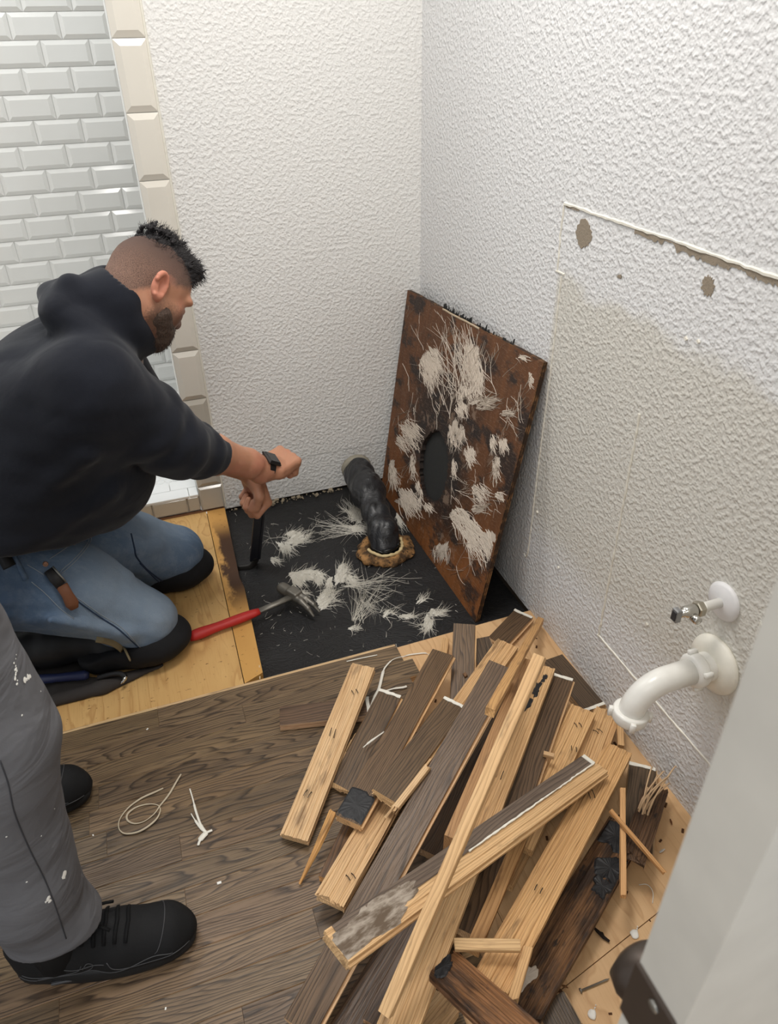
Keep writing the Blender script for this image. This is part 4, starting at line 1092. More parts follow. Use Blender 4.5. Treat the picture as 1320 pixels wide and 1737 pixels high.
free(MB().tube(spline([PZ(x, y, ZP+.002) for x, y in [(1084, 1501), (1096, 1500), (1104, 1506), (1108, 1516), (1107, 1532)]], 5), .0008, 5), 'thread', M_CAULK, 'thin curved white thread on the pale plywood by the door', 'thread', True)
a, b = PZ(984, 1681, ZP+.003), PZ(1034, 1660, ZP+.003); u = unit(b-a)
mb = MB().tube([a, a+u*.002, a+u*.0021, b-u*.006, b], [.0044, .0044, .0018, .0018, .0003], 8)
free(mb, 'nail', M_STEEL, 'loose steel nail lying on the pale plywood in front of the door', 'nail', True)
for (x, y, r, l) in ((1076, 1586, .0072, 'white plaster blob on the plywood nearer the wall'), (1004, 1722, .0068, 'white plaster blob at the front edge of the plywood')):
    c = PZ(x, y, ZP); S3 = SDF(); S3.ell(c+(0, 0, .002), (r, r*1.1, .004)); S3.ell(c+(.004, .003, .001), (r*.6, r*.5, .003), None, .004)
    for k_ in range(3): S3.ell(c+np.array([.008+.004*k_*.7, .004+.003*k_, .001]), (.0016,)*3, None, 0)
    S3.disp = lambda P: .0008*waves(P, 2, 500)
    me = S3.mesh('plaster_blob', .0013, M_WHITE_PAINT); tag(link('plaster_blob', recenter(me, c), loc=c), l, 'blob')
mb = MB()
for pts, r in (([(1004, 1570), (1014, 1580), (1024, 1590), (1034, 1597)], .0032), ([(1010, 1578), (1022, 1583), (1026, 1592)], .002)):
    mb.tube([PZ(x, y, ZP+.004) for x, y in pts], [r*.4]+[r]*(len(pts)-2)+[r*.7], 5)
free(mb, 'wood_splinter', flat('black_splinter', (40, 32, 28), .8, .2), 'black jagged splinter on the plywood beside the rotten plank', 'splinter')
for i, (x, y, x2, y2, c_, z) in enumerate(((1137, 1389, 1140, 1399, (104, 66, 40), ZP), (953, 1671, 964, 1676, (120, 84, 54), ZP), (434, 1150, 436, 1137, (214, 190, 150), ZB+.012), (441, 1152, 440, 1128, (220, 200, 166), ZB+.012), (1119, 1446, 1128, 1440, (196, 192, 186), ZP))):
    free(MB().tube([PZ(x, y, z+.003), PZ((x+x2)/2, (y+y2)/2, z+.004), PZ(x2, y2, z+.004+(.01 if i in (2, 3) else 0))], [.0012, .0024, .0008], 5, flat=.5), 'wood_splinter', flat('splinter_%d' % (c_[0]), c_, .8, .2), ['short brown splinter near the wall edge of the plywood', 'tiny brown splinter next to the nail', 'left pale splinter poking up at the corner of the stained plywood strip', 'right pale splinter poking up at the corner of the stained plywood strip', 'pale grey splinter beside the charred scrap'][i], 'splinter')
for i, (x, y, s) in enumerate(((372, 1498, .004), (250, 1237, .0025), (281, 1711, .002), (158, 1417, .002), (500, 1103, .0012))):
    c = PZ(x, y, 0); free(MB().box((-s, -s*.6, 0), (s, s*.6, s*.5), s*.12, 0, rot('z', 37*i), c), 'paint_chip', M_WHITE_PAINT, ['white paint chip on the hardwood, right of the black shoe toe', 'white paint chip on the first hardwood row', 'white paint chip on the hardwood at the bottom edge', 'white paint chip just right of the rear shoe', 'tiny white chip near the hardwood edge'][i], 'chip')
c = PZ(868, 1251, 0)  # brown crumb on the upright dark plank
lab = 'upright looking dark plank pointing straight at the leaning board'; o, L, W = TOPS[lab][:3]
MB().box((-.005, -.004, 0), (.005, .004, .006), .001, 0, rot('z', 30), (L*.68, .1*W, .0005)).build('wood_crumb', M_ROT, o)

mb = MB()
for i in range(70):
    x, y = -.02-.42*rp.random(), -.9-.95*rp.random(); s_ = .001+.002*rp.random()**2
    mb.box((-s_*2, -s_, 0), (s_*2, s_, s_), 0, 0, rot('z', 180*rp.random()), (x, y, ZP))
o = mb.build('wood_crumbs', flat('dark_crumbs', (84, 56, 36), .8, .2), fl); o['kind'] = 'stuff'

# ================================================================== door at the right, very near
M_DOOR = flat('door_paint', (200, 196, 187), .5, .35, (25, .1, .001))
XD, YN, YF = -.6585, -2.0140, -1.9795      # free edge, near face, far face
door = MB().box((XD, YN, .012), (-.012, YF, 2.03), .003).build('door_1', M_DOOR)
struct(door, 'white door edge standing very close on the right')
M_BRONZE = flat('oil_rubbed_bronze', (74, 64, 57), .42, .5, (60, .2, .0008), Metallic=.5)
mb = MB(); mb.box((XD-.0022, YN+.003, .832), (XD+.001, YF+.0008, .888), .0008)
mb.build('latch_plate', M_BRONZE, door)
mb = MB().lathe([(.0036, 0), (.0036, .0010), (.002, .0016)], 12, np.array([[0, 0, -1], [0, 1, 0], [1, 0, 0]], float), (XD-.0022, YN+.0165, .879))
mb.build('screw', M_STEEL, door, True)
RK = np.array([[1, 0, 0], [0, 0, 1], [0, -1, 0]], float)
MB().lathe([(.031, 0), (.031, .004), (.022, .009), (.011, .012), (.011, .030), (.024, .036), (.0275, .048), (.025, .060), (.014, .066)], 32, RK, (XD+.077, YF, .712)).build('knob', M_BRONZE, door, True)
# ================================================================== people
def skin_mat(name, base, dark, red):
    t = NT(name); v = t.obj()
    c = t.mix(t.noise(v, 22, 3), lin(base), lin(dark)); c = t.mix(t.step(t.noise(v, 13, 2), .5, .75), c, lin(red))
    m = t.fin(c, .48, t.bump(t.noise(v, 260, 3), .25, .0008), .4)
    t.b.inputs['Subsurface Weight'].default_value = .12; t.b.inputs['Subsurface Radius'].default_value = (.012, .005, .003); t.b.inputs['Subsurface Scale'].default_value = .5
    return t
def cloth(name, a, b, rough=.9, f=420, st=.25, fuzz=.0, fold=None):
    t = NT(name); v = t.obj(); n = t.noise(v, 9, 4, .6); w = t.noise(v, f, 2)
    nr = t.bump(w, st, .0008)
    if fold: q = t.noise(t.vmul(v, fold[0]), 1., 3., .45, .6); nr = t.bump(q, fold[1], .02, nr)
    t.fin(t.mix(n, lin(a), lin(b)), rough, nr, .2)
    if fuzz: t.b.inputs['Sheen Weight'].default_value = fuzz
    return t.m
A_ = lambda *p: np.array(p, float)

# ------------------------------------------------ kneeling man
HC = A_(-.826, -.500, .870); _y, _p, _r = math.radians(20.8), math.radians(43.4), math.radians(-13.3)
HR = rot('z', 21.7) @ rot('y', 43.9) @ rot('x', -11.8)
h2w = lambda *p: HC + HR @ A_(*p)
def head_shape(S, HC, HR, k=.012):
    W = lambda *p: HC + HR @ A_(*p)
    e = lambda c, r, kk=k, op='u', R=None: S.ell(W(*c), r, HR if R is None else HR @ R, kk, op)
    e((.004, 0, .024), (.082, .073, .079)); e((.030, 0, .022), (.064, .063, .076), .03)
    e((.030, 0, -.045), (.058, .058, .070), .03); S.cone(W(.035, 0, -.054), W(.072, 0, -.074), .043, .025, .03)
    for s in (-1, 1):
        S.cone(W(.015, s*.048, -.044), W(.066, s*.020, -.074), .024, .020, .025)          # jaw
        e((.060, s*.036, -.026), (.026, .026, .026), .02)                                   # cheek
        e((.082, s*.030, .013), (.018, .028, .012), .012)                                  # brow
        e((.100, s*.032, -.009), (.018, .018, .013), .012, 's')                              # eye socket
        e((.081, s*.032, -.010), (.0125, .0135, .0115), .003)                                # lid
        a = rot('z', -s*18) @ rot('y', -8)
        ec = (-.010, s*.079, -.004)
        e(ec, (.0175, .009, .0265), .006, 'u', a)                                           # ear
        c0 = W(*ec); er = HR @ a
        ring = [c0 + er @ A_(.0155*math.cos(th)-.001, s*.006, .0245*math.sin(th)+.002) for th in np.linspace(-2.1, 2.8, 12)[::-1]]
        S.chain(ring, [.0047]*12, .004)
        S.ell(c0 + er @ A_(.002, s*.010, .002), (.0085, .007, .016), er, .004, 's')
        S.ell(c0 + er @ A_(.011, s*.004, -.004), (.006, .005, .008), er, .004)
        S.ell(c0 + er @ A_(.005, s*.004, -.0235), (.008, .005, .009), er, .006)
    S.cone(W(.088, 0, .002), W(.106, 0, -.030), .009, .0115, .008); e((.098, 0, -.034), (.012, .0175, .009), .008)
    for s in (-1, 1):
        e((.094, s*.013, -.034), (.010, .008, .0085), .005); e((.100, s*.008, -.042), (.0045, .004, .004), .003, 's')
    e((.084, 0, -.055), (.016, .024, .008), .010); e((.087, 0, -.0605), (.006, .020, .0012), .003, 's'); e((.082, 0, -.067), (.014, .020, .008), .008)
    e((.078, 0, -.078), (.014, .018, .013), .012)
def hand_shape(S, Wp, X, Yt, curl, lat=(.030, .010, -.010, -.029), thumb=None, sc=1.0, spread=0):
    """palm with four bent fingers and a thumb that leaves the palm's side (Yt = thumb side)"""
    X = unit(X); Yt = unit(A_(*Yt)-X*(A_(*Yt)@X)); Z = np.cross(X, Yt)
    if hand_shape.flip: Z = -Z
    R = np.stack([X, Yt, Z], 1); w = lambda x, y, z: Wp + (X*x+Yt*y+Z*z)*sc
    S.cone(w(-.03, 0, 0), w(.02, 0, 0), .026*sc, .025*sc, .02)
    S.box(w(.050, 0, .001), (.046*sc, .040*sc, .015*sc), R, .012, .012)
    S.ell(w(.030, .024, -.012), (.032*sc, .017*sc, .015*sc), R, .012)
    S.ell(w(.035, -.026, -.010), (.034*sc, .014*sc, .013*sc), R, .012)
    for i, y in enumerate(lat):
        L = (.95, 1.06, 1.0, .80)[i]; p = w(.090-(.006 if i == 3 else 0)-.002*abs(i-1), y, .003); a = 0; pts = [w(.062, y*.9, .004), p]
        for ln, c in zip((.044, .028, .021), curl):
            a += math.radians(c+2*i); pts.append(pts[-1]+(X*math.cos(a)-Z*math.sin(a))*ln*L*sc)
        S.chain(pts, [.0095*sc, .0105*sc, .0096*sc, .0086*sc, .0075*sc], .0035)
        S.ell(pts[1]+Z*.003*sc, (.010*sc, .009*sc, .009*sc), R, .006)
    t = thumb or [(.022, .028, -.008), (.050, .046, -.020), (.078, .036, -.034), (.094, .018, -.040)]
    S.chain([w(*q) for q in t], [.0155*sc, .0130*sc, .0112*sc, .0090*sc], .006)
    return w
# joints
SR, ER, WR = A_(-.955, -.655, .735), A_(-.822, -.60, .542), A_(-.607, -.45, .352)
SL, EL, WL = A_(-.955, -.36, .690), A_(-.850, -.355, .445), A_(-.640, -.360, .300)
body = SDF()
head_shape(body, HC, HR)
NB = A_(-.915, -.495, .755)
body.cone(NB, h2w(-.022, 0, -.035), .058, .054, .03)
body.cone(A_(-1.22, -.5, .42), A_(-1.0, -.5, .66), .11, .13, .05); body.cone(A_(-.96, -.60, .71), A_(-.94, -.38, .72), .075, .075, .05)
body.chain([SR, ER], [.055, .047], .03); body.chain([ER, ER+(WR-ER)*.35, ER+(WR-ER)*.75, WR], [.047, .047, .035, .0285], .02)
body.chain([SL, EL], [.055, .045], .03); body.chain([EL, EL+(WL-EL)*.35, WL], [.045, .043, .029], .02)
hand_shape.flip = False
Xr = unit(A_(.72, .62, -.10)); hand_shape.flip = False
hand_shape(body, WR, Xr, A_(-.55, .75, .25), (76, 96, 60), sc=1.06)
hand_shape.flip = True
hand_shape(body, WL, A_(.16, -.06, -1.), A_(.35, -.9, .0), (66, 92, 55), sc=1.06)
body.cone(A_(-1.24, -.58, .33), A_(-1.06, -.6, .16), .06, .045, .03); body.cone(A_(-1.22, -.43, .33), A_(-1.0, -.39, .16), .06, .045, .03)
body.disp = lambda P: .0006*waves(P, 11, 160)
t = skin_mat('skin_tan', (190, 141, 113), (178, 124, 97), (188, 128, 104))
# short faded hair and the beard stubble belong to the skin: they sit where the hair grows
def headmask(t, org):
    v = t.vadd(t.obj(), tuple(org-HC)); d = []
    for i in range(3):
        nd = t.t.nodes.new('ShaderNodeVectorMath'); nd.operation = 'DOT_PRODUCT'; t.set(nd.inputs[0], v); nd.inputs[1].default_value = tuple(HR[:, i]); d.append(nd.outputs['Value'])
    return d
ORG = A_(-1.05, -.5, ZP)
lx, ly, lz = headmask(t, ORG)
near = t.step(t.math('SQRT', t.math('ADD', t.math('ADD', t.math('MULTIPLY', lx, lx), t.math('MULTIPLY', ly, ly)), t.math('MULTIPLY', lz, lz))), .19, .17)
z0 = t.math('MINIMUM', t.math('MULTIPLY', lx, .42), t.math('MULTIPLY', lx, 1.02))
wob = t.math('MULTIPLY', t.math('SUBTRACT', t.noise(t.obj(), 120, 3), .5), .014)
f = t.math('ADD', t.math('SUBTRACT', lz, z0), wob)
hm_ = t.math('MULTIPLY', t.math('MULTIPLY', t.step(f, -.004, .016), t.step(lx, .088, .070)), near)
ear = t.math('MULTIPLY', t.step(t.math('ABSOLUTE', ly), .074, .078), t.math('MULTIPLY', t.step(lx, -.034, -.028), t.step(lz, .034, .028)))
hm_ = t.math('MULTIPLY', hm_, t.math('SUBTRACT', 1., ear))
old = t.b.inputs['Base Color'].links[0].from_socket
dk = t.mix(t.step(lz, -.01, .085), lin((140, 112, 98)), lin((40, 35, 35)))
dk = t.mix(t.step(t.noise(t.obj(), 900, 2), .40, .64), dk, lin((72, 60, 56)))
c = t.mix(t.math('MULTIPLY', hm_, .92), old, dk)
wob2 = t.math('MULTIPLY', t.math('SUBTRACT', t.noise(t.obj(), 260, 4, .7), .5), .05)
bm = t.math('MULTIPLY', t.math('MULTIPLY', t.step(t.math('ADD', t.math('ADD', lz, t.math('MULTIPLY', lx, -.35)), wob2), -.020, -.058), t.step(t.math('ADD', lx, wob2), -.010, .012)), near)
c = t.mix(t.math('MULTIPLY', bm, .70), c, lin((66, 52, 46)))
c = t.mix(t.math('MULTIPLY', t.math('MULTIPLY', ear, near), .35), c, lin((214, 122, 106)))
t.set(t.b.inputs['Base Color'], c); t.set(t.b.inputs['Roughness'], t.math('ADD', t.math('MULTIPLY', hm_, .4), .48))
M_SKIN = t.m
man = link('person', recenter(body.mesh('person_body', .0027, M_SKIN), ORG), loc=ORG)
tag(man, 'kneeling bearded man in a black hoodie and blue jeans, prying at the floor', 'person')
man_inv = Matrix.Translation(-Vector(ORG))
def wear(me, name, par=None):
    par = par or man; o = bpy.data.objects.new(name, me); COL.objects.link(o); o.parent = par
    o.matrix_parent_inverse = Matrix.Translation(-Vector(ORG_OF[par.name])); return o
ORG_OF = {man.name: ORG}
# hair on top
S = SDF(); e = lambda c, r, k=.012, op='u': S.ell(h2w(*c), r, HR, k, op)
e((.010, 0, .032), (.078, .066, .079)); e((.046, 0, .070), (.046, .054, .044), .02); e((.074, 0, .090), (.028, .044, .022), .015); e((.094, -.006, .082), (.015, .032, .014), .01)
rh = random.Random(5)
for k in range(150):
    a = rh.random(); x = -.045+.145*a; y = rh.gauss(0, .024); zz = .034+.084*math.sqrt(max(0, 1-((x+.002)/.095)**2)*max(.05, 1-(y/.072)**2)) if x < .075 else .098-.6*(x-.075)
    b = A_(x, y, zz); d_ = unit(A_(.55+rh.gauss(0, .25)+(.5 if x > .08 else 0), rh.gauss(0, .25), .8-(.5 if x > .09 else 0)+rh.gauss(0, .2)))
    S.cone(h2w(*b), h2w(*(b+d_*(.009+.012*rh.random()))), .0042, .0010, .002)
S.plane_cut(h2w(.0, 0, .060), HR @ A_(-.36, 0, -1.0), .006)
S.disp = lambda P: .0022*waves(P, 21, 210)+.0012*waves(P, 23, 520)
def hair_mat(name, a, b):
    t = NT(name); v = t.obj(); n = t.noise(v, 300, 3, .6); return t.fin(t.mix(n, lin(a), lin(b)), .5, t.bump(n, .8, .003), .35)
M_HAIR = hair_mat('black_hair', (16, 15, 17), (44, 40, 42))
HAIRM = S.mesh('hair', .0024, M_HAIR); wear(HAIRM, 'hair')
# beard
S = SDF()
for s in (-1, 1):
    S.cone(h2w(.024, s*.044, -.050), h2w(.064, s*.022, -.080), .0245, .0262, .03); S.cone(h2w(.034, s*.047, -.043), h2w(.066, s*.030, -.060), .0215, .0200, .03)
S.cone(h2w(.056, 0, -.076), h2w(.078, 0, -.087), .035, .023, .02); S.ell(h2w(.089, 0, -.047), (.013, .027, .0055), HR, .008)
S.ell(h2w(.097, 0, -.062), (.014, .018, .010), HR, .006, 's')
S.disp = lambda P: .0014*waves(P, 31, 200)+.0012*waves(P, 33, 560)
BEARDM = S.mesh('beard', .0024, hair_mat('dark_beard', (50, 40, 36), (104, 84, 72))); wear(BEARDM, 'beard')
for s in (-1, 1):
    S = SDF(); S.chain([h2w(.094, s*.014, .011), h2w(.093, s*.030, .018), h2w(.083, s*.046, .012)], [.0045, .005, .0032], .004); S.disp = lambda P: .0012*waves(P, 3, 420)
    wear(S.mesh('eyebrow', .0016, M_HAIR), 'eyebrow')
def strands(me, n, dirf, L, name, mat, par, seed, r0=.0006, keep=None):
    rr = random.Random(seed); mb = MB(); ps = list(me.polygons); k = 0
    while k < n:
        p = rr.choice(ps); c_ = np.array(p.center); nn = np.array(p.normal); k += 1
        l_ = (c_-HC) @ HR
        if keep and not keep(l_): continue
        d = unit(nn*.55+HR @ A_(*dirf(l_, rr))+A_(rr.gauss(0, .22), rr.gauss(0, .22), rr.gauss(0, .22))); l = L*(.5+.8*rr.random())
        b_ = c_-nn*.001; m_ = b_+d*l*.55; d2 = unit(d+HR @ A_(*dirf(l_, rr))*.5); mb.tube([b_, m_, m_+d2*l*.45], [r0, r0*.8, r0*.25], 3, caps=False)
    o = wear(mb.mesh(name, mat), name, par); o['kind'] = 'stuff'; return o
strands(HAIRM, 2600, lambda l, r_: (.55 if l[0] > .05 else .25, 0, .35 if l[0] < .07 else -.15), .013, 'hair_strands', M_HAIR, man, 1)
strands(BEARDM, 1800, lambda l, r_: (.15, 0, -.9), .0075, 'beard_strands', hair_mat('beard_hair', (34, 26, 24), (92, 74, 64)), man, 2, .0005)
# hoodie
H = SDF()
for s in (-1, 1):
    H.cone(A_(-1.235, -.51+s*.075, .40), A_(-1.045, -.50+s*.090, .630), .150, .142, .09)
H.ell(A_(-1.025, -.50, .460), (.155, .185, .135), rot('y', -30), .07)
H.cone(A_(-.985, -.635, .700), A_(-.975, -.375, .710), .108, .100, .06)
H.ell(A_(-1.09, -.50, .660), (.12, .18, .10), rot('y', 42), .08)
H.chain([SR, ER, ER+(WR-ER)*.35], [.094, .070, .0520], .035)
H.chain([SL, EL, EL+(WL-EL)*.36], [.092, .070, .0520], .035)
for Ej, Wj in ((ER, WR), (EL, WL)):
    u = unit(Wj-Ej)
    for f_, R_, r_ in ((.05, .060, .014), (.24, .050, .013)):
        H.torus(Ej+(Wj-Ej)*f_, u+A_(.25*math.sin(f_*40), .2*math.cos(f_*31), .1), R_, r_, .022)
    H.torus(Ej+(Wj-Ej)*.34, u, .041, .0125, .008, fl=2.0)
    c_ = Ej+(Wj-Ej)*.40; H._add(lambda P, c_=c_, u=u: np.maximum(-((P-c_)@u), np.linalg.norm(P-(c_+u*.1), axis=1)-.125), c_+u*.1, .13, .004, 's')
for f_, R_, r_ in ((.84, .060, .013), (.56, .070, .013)):
    H.torus(SR+(ER-SR)*f_, unit(ER-SR)+A_(.3*math.sin(f_*30), .25, .1), R_, r_, .03)
# folds running over the back and from the armpit
for a, b, r_ in ((( -1.04, -.705, .70), (-1.02, -.69, .55), .012), ((-1.0, -.735, .62), (-1.15, -.70, .52), .013), ((-.98, -.69, .50), (-1.16, -.70, .44), .014), ((-1.10, -.60, .74), (-.99, -.70, .73), .010)):
    H.cone(A_(*a), A_(*b), r_*.8, r_*1.2, .035)
# hood lying behind the neck
HN = unit(A_(.78, .10, .62))
H.torus(A_(-.882, -.496, .816), HN, .074, .028, .04, fl=1.5)
H.ell(A_(-.955, -.495, .838), (.085, .125, .042), rot('y', 30), .03)
H.ell(A_(-.985, -.50, .862), (.030, .085, .022), rot('y', -30), .02)
H.cone(A_(-.950, -.52, .86), A_(-.962, -.53, .900), .030, .020, .04)
H.cone(A_(-.875, -.50, .872), A_(-.865, -.55, .862), .030, .028, .05)
H.cone(A_(-1.0, -.55, .845), A_(-.94, -.62, .80), .024, .022, .03)
H.cone(A_(-.925, -.50, .785), h2w(-.02, 0, -.02), .060, .058, .008, 's')
H.plane_cut(A_(-1.05, 0, .374), A_(-.30, 0, -1), .012)
H.disp = lambda P: .0050*waves(P, 41, 26)+.0030*waves(P, 43, 60)-.006*np.abs(waves(P*A_(1, 1.3, .8), 47, 20, 3))+.002
wear(H.mesh('hoodie', .0052, cloth('black_hoodie', (21, 23, 30), (33, 36, 45), .92, 500, .3, .12, ((7, 9, 8), .35))), 'hoodie')
# jeans
J = SDF()
KR, KL = A_(-.982, -.622, .088), A_(-.886, -.362, .092)
HPR, HPL = A_(-1.285, -.590, .310), A_(-1.26, -.42, .295)
J.ell(A_(-1.30, -.51, .31), (.15, .205, .15), None, .05)
J.chain([HPR, (HPR+KR)/2+A_(0, .006, .022), KR], [.128, .104, .074], .05)
J.chain([HPL, (HPL+KL)/2+A_(0, 0, .014), KL], [.132, .108, .074], .03)
J.chain([KR, A_(-1.06, -.600, .070)], [.066, .045], .03)
J.chain([KL, A_(-1.08, -.375, .060), A_(-1.29, -.385, .050)], [.070, .064, .050], .03)
for a, b, r_ in (((-1.16, -.735, .24), (-1.02, -.70, .12), .010), ((-1.20, -.70, .24), (-1.06, -.69, .14), .008), ((-1.0, -.60, .215), (-1.12, -.55, .30), .012), ((-1.02, -.56, .17), (-1.10, -.52, .26), .010), ((-.92, -.44, .17), (-1.0, -.46, .22), .010)):
    J.cone(A_(*a), A_(*b), r_*.7, r_, .03)
J.plane_cut(A_(0, 0, -.0175), A_(0, 0, -1), .004)
J.disp = lambda P: .0040*waves(P, 51, 30)+.0018*waves(P, 53, 80)
def denim():
    t = NT('faded_denim'); v = t.obj(); s = t.sep(v); n = t.noise(v, 8, 4, .6); tw = t.noise(t.vmul(v, (700, 700, 260)), 1., 2.)
    c = t.mix(n, lin((80, 102, 130)), lin((112, 134, 158)))
    c = t.mix(t.math('MULTIPLY', t.step(t.noise(t.vmul(v, (1, 2.2, 1)), 26, 5, .7), .42, .70), .38), c, lin((150, 164, 180)))
    def blob(ctr, r0, r1):
        d = t.n('VectorMath', operation='DISTANCE'); t.set(d.inputs[0], v); d.inputs[1].default_value = ctr
        return t.step(t.math('ADD', d.outputs['Value'], t.math('MULTIPLY', t.math('SUBTRACT', n, .5), .10)), r1, r0)
    c = t.mix(t.math('MULTIPLY', t.math('MAXIMUM', blob((-1.02, -.64, .20), .05, .20), blob((-.95, -.36, .20), .04, .17)), .70), c, lin((150, 166, 182)))
    c = t.mix(t.math('MULTIPLY', blob((-.90, -.66, .10), .03, .10), .4), c, lin((150, 160, 168)))
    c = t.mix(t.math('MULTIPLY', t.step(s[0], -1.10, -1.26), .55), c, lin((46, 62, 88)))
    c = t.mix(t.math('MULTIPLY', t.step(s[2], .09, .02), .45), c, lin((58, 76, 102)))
    st = t.step(t.noise(v, 34, 4, .65), .68, .74); c = t.mix(t.math('MULTIPLY', st, .35), c, lin((96, 98, 98)))
    c = t.mix(t.math('MULTIPLY', tw, .22), c, lin((44, 60, 86)))
    return t.fin(c, .88, t.bump(t.math('ADD', t.math('MULTIPLY', t.noise(v, 60, 3, .6), 2.), tw), .5, .0012), .2)
M_DENIM = denim()
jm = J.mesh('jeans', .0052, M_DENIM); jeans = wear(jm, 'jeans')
JB = BVHTree.FromPolygons([v.co.copy() for v in jm.vertices], [tuple(p.vertices) for p in jm.polygons])
def onsurf(bvh, px, py, off=.0):
    d = Vector(ray(px, py)).normalized(); loc, n, i, _ = bvh.ray_cast(Vector(CAM), d)
    return None if loc is None else np.array(loc)+np.array(n)*off
def sewn(par, bvh, pix, r, mat, name, off=.0005, n=6, flat=.7, close=False):
    pts = [onsurf(bvh, *q, off) for q in spline([A_(*q) for q in pix], n)]; pts = [p for p in pts if p is not None]
    if len(pts) < 3: return None
    return wear(MB().tube(pts, r, 5, flat=flat).mesh(name, mat, True), name, par)
M_THREAD = flat('pale_stitching', (150, 158, 166), .8, .2); M_SEAM = flat('dark_seam', (48, 62, 84), .85, .2)
for pix in ([(140, 901), (150, 907), (148, 922), (126, 948), (101, 970)], [(143, 902), (154, 909), (151, 924), (129, 951), (104, 973)], [(84, 948), (104, 935), (124, 921)], [(130, 1013), (152, 1029), (175, 1045), (205, 1064), (222, 1080), (238, 1098)], [(53, 987), (75, 1005), (103, 1033), (125, 1050)], [(46, 958), (60, 966), (76, 976)]):
    sewn(man, JB, pix, .0011, M_THREAD, 'stitching')
for pix in ([(128, 1017), (150, 1033), (173, 1049), (203, 1069), (236, 1099)], [(222, 905), (228, 930), (232, 945), (250, 966), (284, 992)], [(237, 955), (262, 980), (275, 992)]):
    sewn(man, JB, pix, .0022, M_SEAM, 'seam')
sewn(man, JB, [(12, 926), (24, 945), (33, 962), (44, 984)], .0065, M_DENIM, 'belt_loop', .001, 6, .35)
sewn(man, JB, [(0, 934), (8, 948), (16, 962)], .014, MATS['black_rubber'], 'belt', .001, 6, .3)
M_COPPER = flat('copper_rivet', (176, 132, 108), .4, .5, (90, .1, .0005), Metallic=.7)
for (x, y) in ((123, 922), (77, 957)):
    p = onsurf(JB, x, y, .0); q = onsurf(JB, x+4, y, .0); q2 = onsurf(JB, x, y-4, .0)
    if p is None: continue
    nn = unit(np.cross(q-p, q2-p)); nn = nn if nn@(CAM-p) > 0 else -nn; a = unit(q-p); R = np.stack([a, np.cross(nn, a), nn], 1)
    wear(MB().lathe([(.0062, -.001), (.0062, .0012), (.0036, .002), (.0028, .0012), (.0, .0026)], 14, R, p, close=False).mesh('rivet', M_COPPER, True), 'rivet')
# knee pads with straps
PADS = []
for K, sg in ((KR, 0), (KL, 1)):
    S = SDF(); c = K+A_(.004, -.012 if not sg else -.004, -.052)
    S.ell(c, (.100, .082, .052), None, .02); S.cone(c+A_(-.13, 0, -.01), c, .050, .060, .03)
    S.cone(K+A_(-.25, 0, .03), K, .058, .066, .01, 's'); S.ell(K+A_(0, 0, .012), (.074, .066, .080), None, .012, 's')
    S.plane_cut(A_(0, 0, ZP+.0008), A_(0, 0, -1), .003); S.plane_cut(K+A_(0, 0, -.012), A_(-.25, 0, 1), .006)
    S.disp = lambda P: .0015*waves(P, 61, 70)
    PADS.append(S.mesh('knee_pad', .0036, cloth('black_foam%d' % sg, (20, 20, 22), (34, 34, 36), .8, 260, .4))); wear(PADS[-1], 'knee_pad')
S = SDF(); S.chain([A_(-1.05, -.600, .040), A_(-1.20, -.585, .045), A_(-1.38, -.580, .045)], [.046, .050, .045], .02); FLAP, FLAPR = [PZ(-40, 1075, .03), PZ(60, 1080, .02), PZ(120, 1084, .02), PZ(150, 1092, .03), PZ(190, 1103, .026), PZ(226, 1118, .008)], [.03, .026, .024, .024, .022, .014]
S.chain(FLAP, FLAPR, .03); S.plane_cut(A_(0, 0, ZP+.001), A_(0, 0, -1), .003); S.disp = lambda P: .003*waves(P, 63, 60)
fm = S.mesh('pad_flap', .0036, MATS['black_rubber']); wear(fm, 'pad_flap')
allv, allf = [], []
for me_ in [jm, fm]+PADS:
    o_ = len(allv); allv += [v.co.copy() for v in me_.vertices]; allf += [tuple(o_+q for q in p.vertices) for p in me_.polygons]
AB = BVHTree.FromPolygons(allv, allf)
sp_ = [onsurf(AB, *q, .002) for q in spline([A_(*q) for q in ((164, 1080), (180, 1083), (198, 1090), (212, 1102), (221, 1119))], 5)]
wear(MB().tube([q for q in sp_ if q is not None], .0115, 8, flat=.25, up=(CAM-sp_[0])).mesh('strap', cloth('khaki_webbing', (120, 108, 82), (146, 134, 106), .9, 300, .4), True), 'strap')
# boots behind
for y, x in ((-.60, -1.36), (-.39, -1.29)):
    S = SDF(); S.chain([A_(x+.02, y, .055), A_(x-.08, y, .05), A_(x-.13, y, .13)], [.052, .05, .042], .03); S.box(A_(x-.135, y, .03), (.012, .045, .05), None, .01, .01)
    S.plane_cut(A_(0, 0, ZP+.0008), A_(0, 0, -1), .003); S.disp = lambda P: .0015*waves(P, 3, 60)
    wear(S.mesh('boot', .005, flat('black_leather', (24, 23, 23), .5, .4, (60, .3, .001))), 'boot')
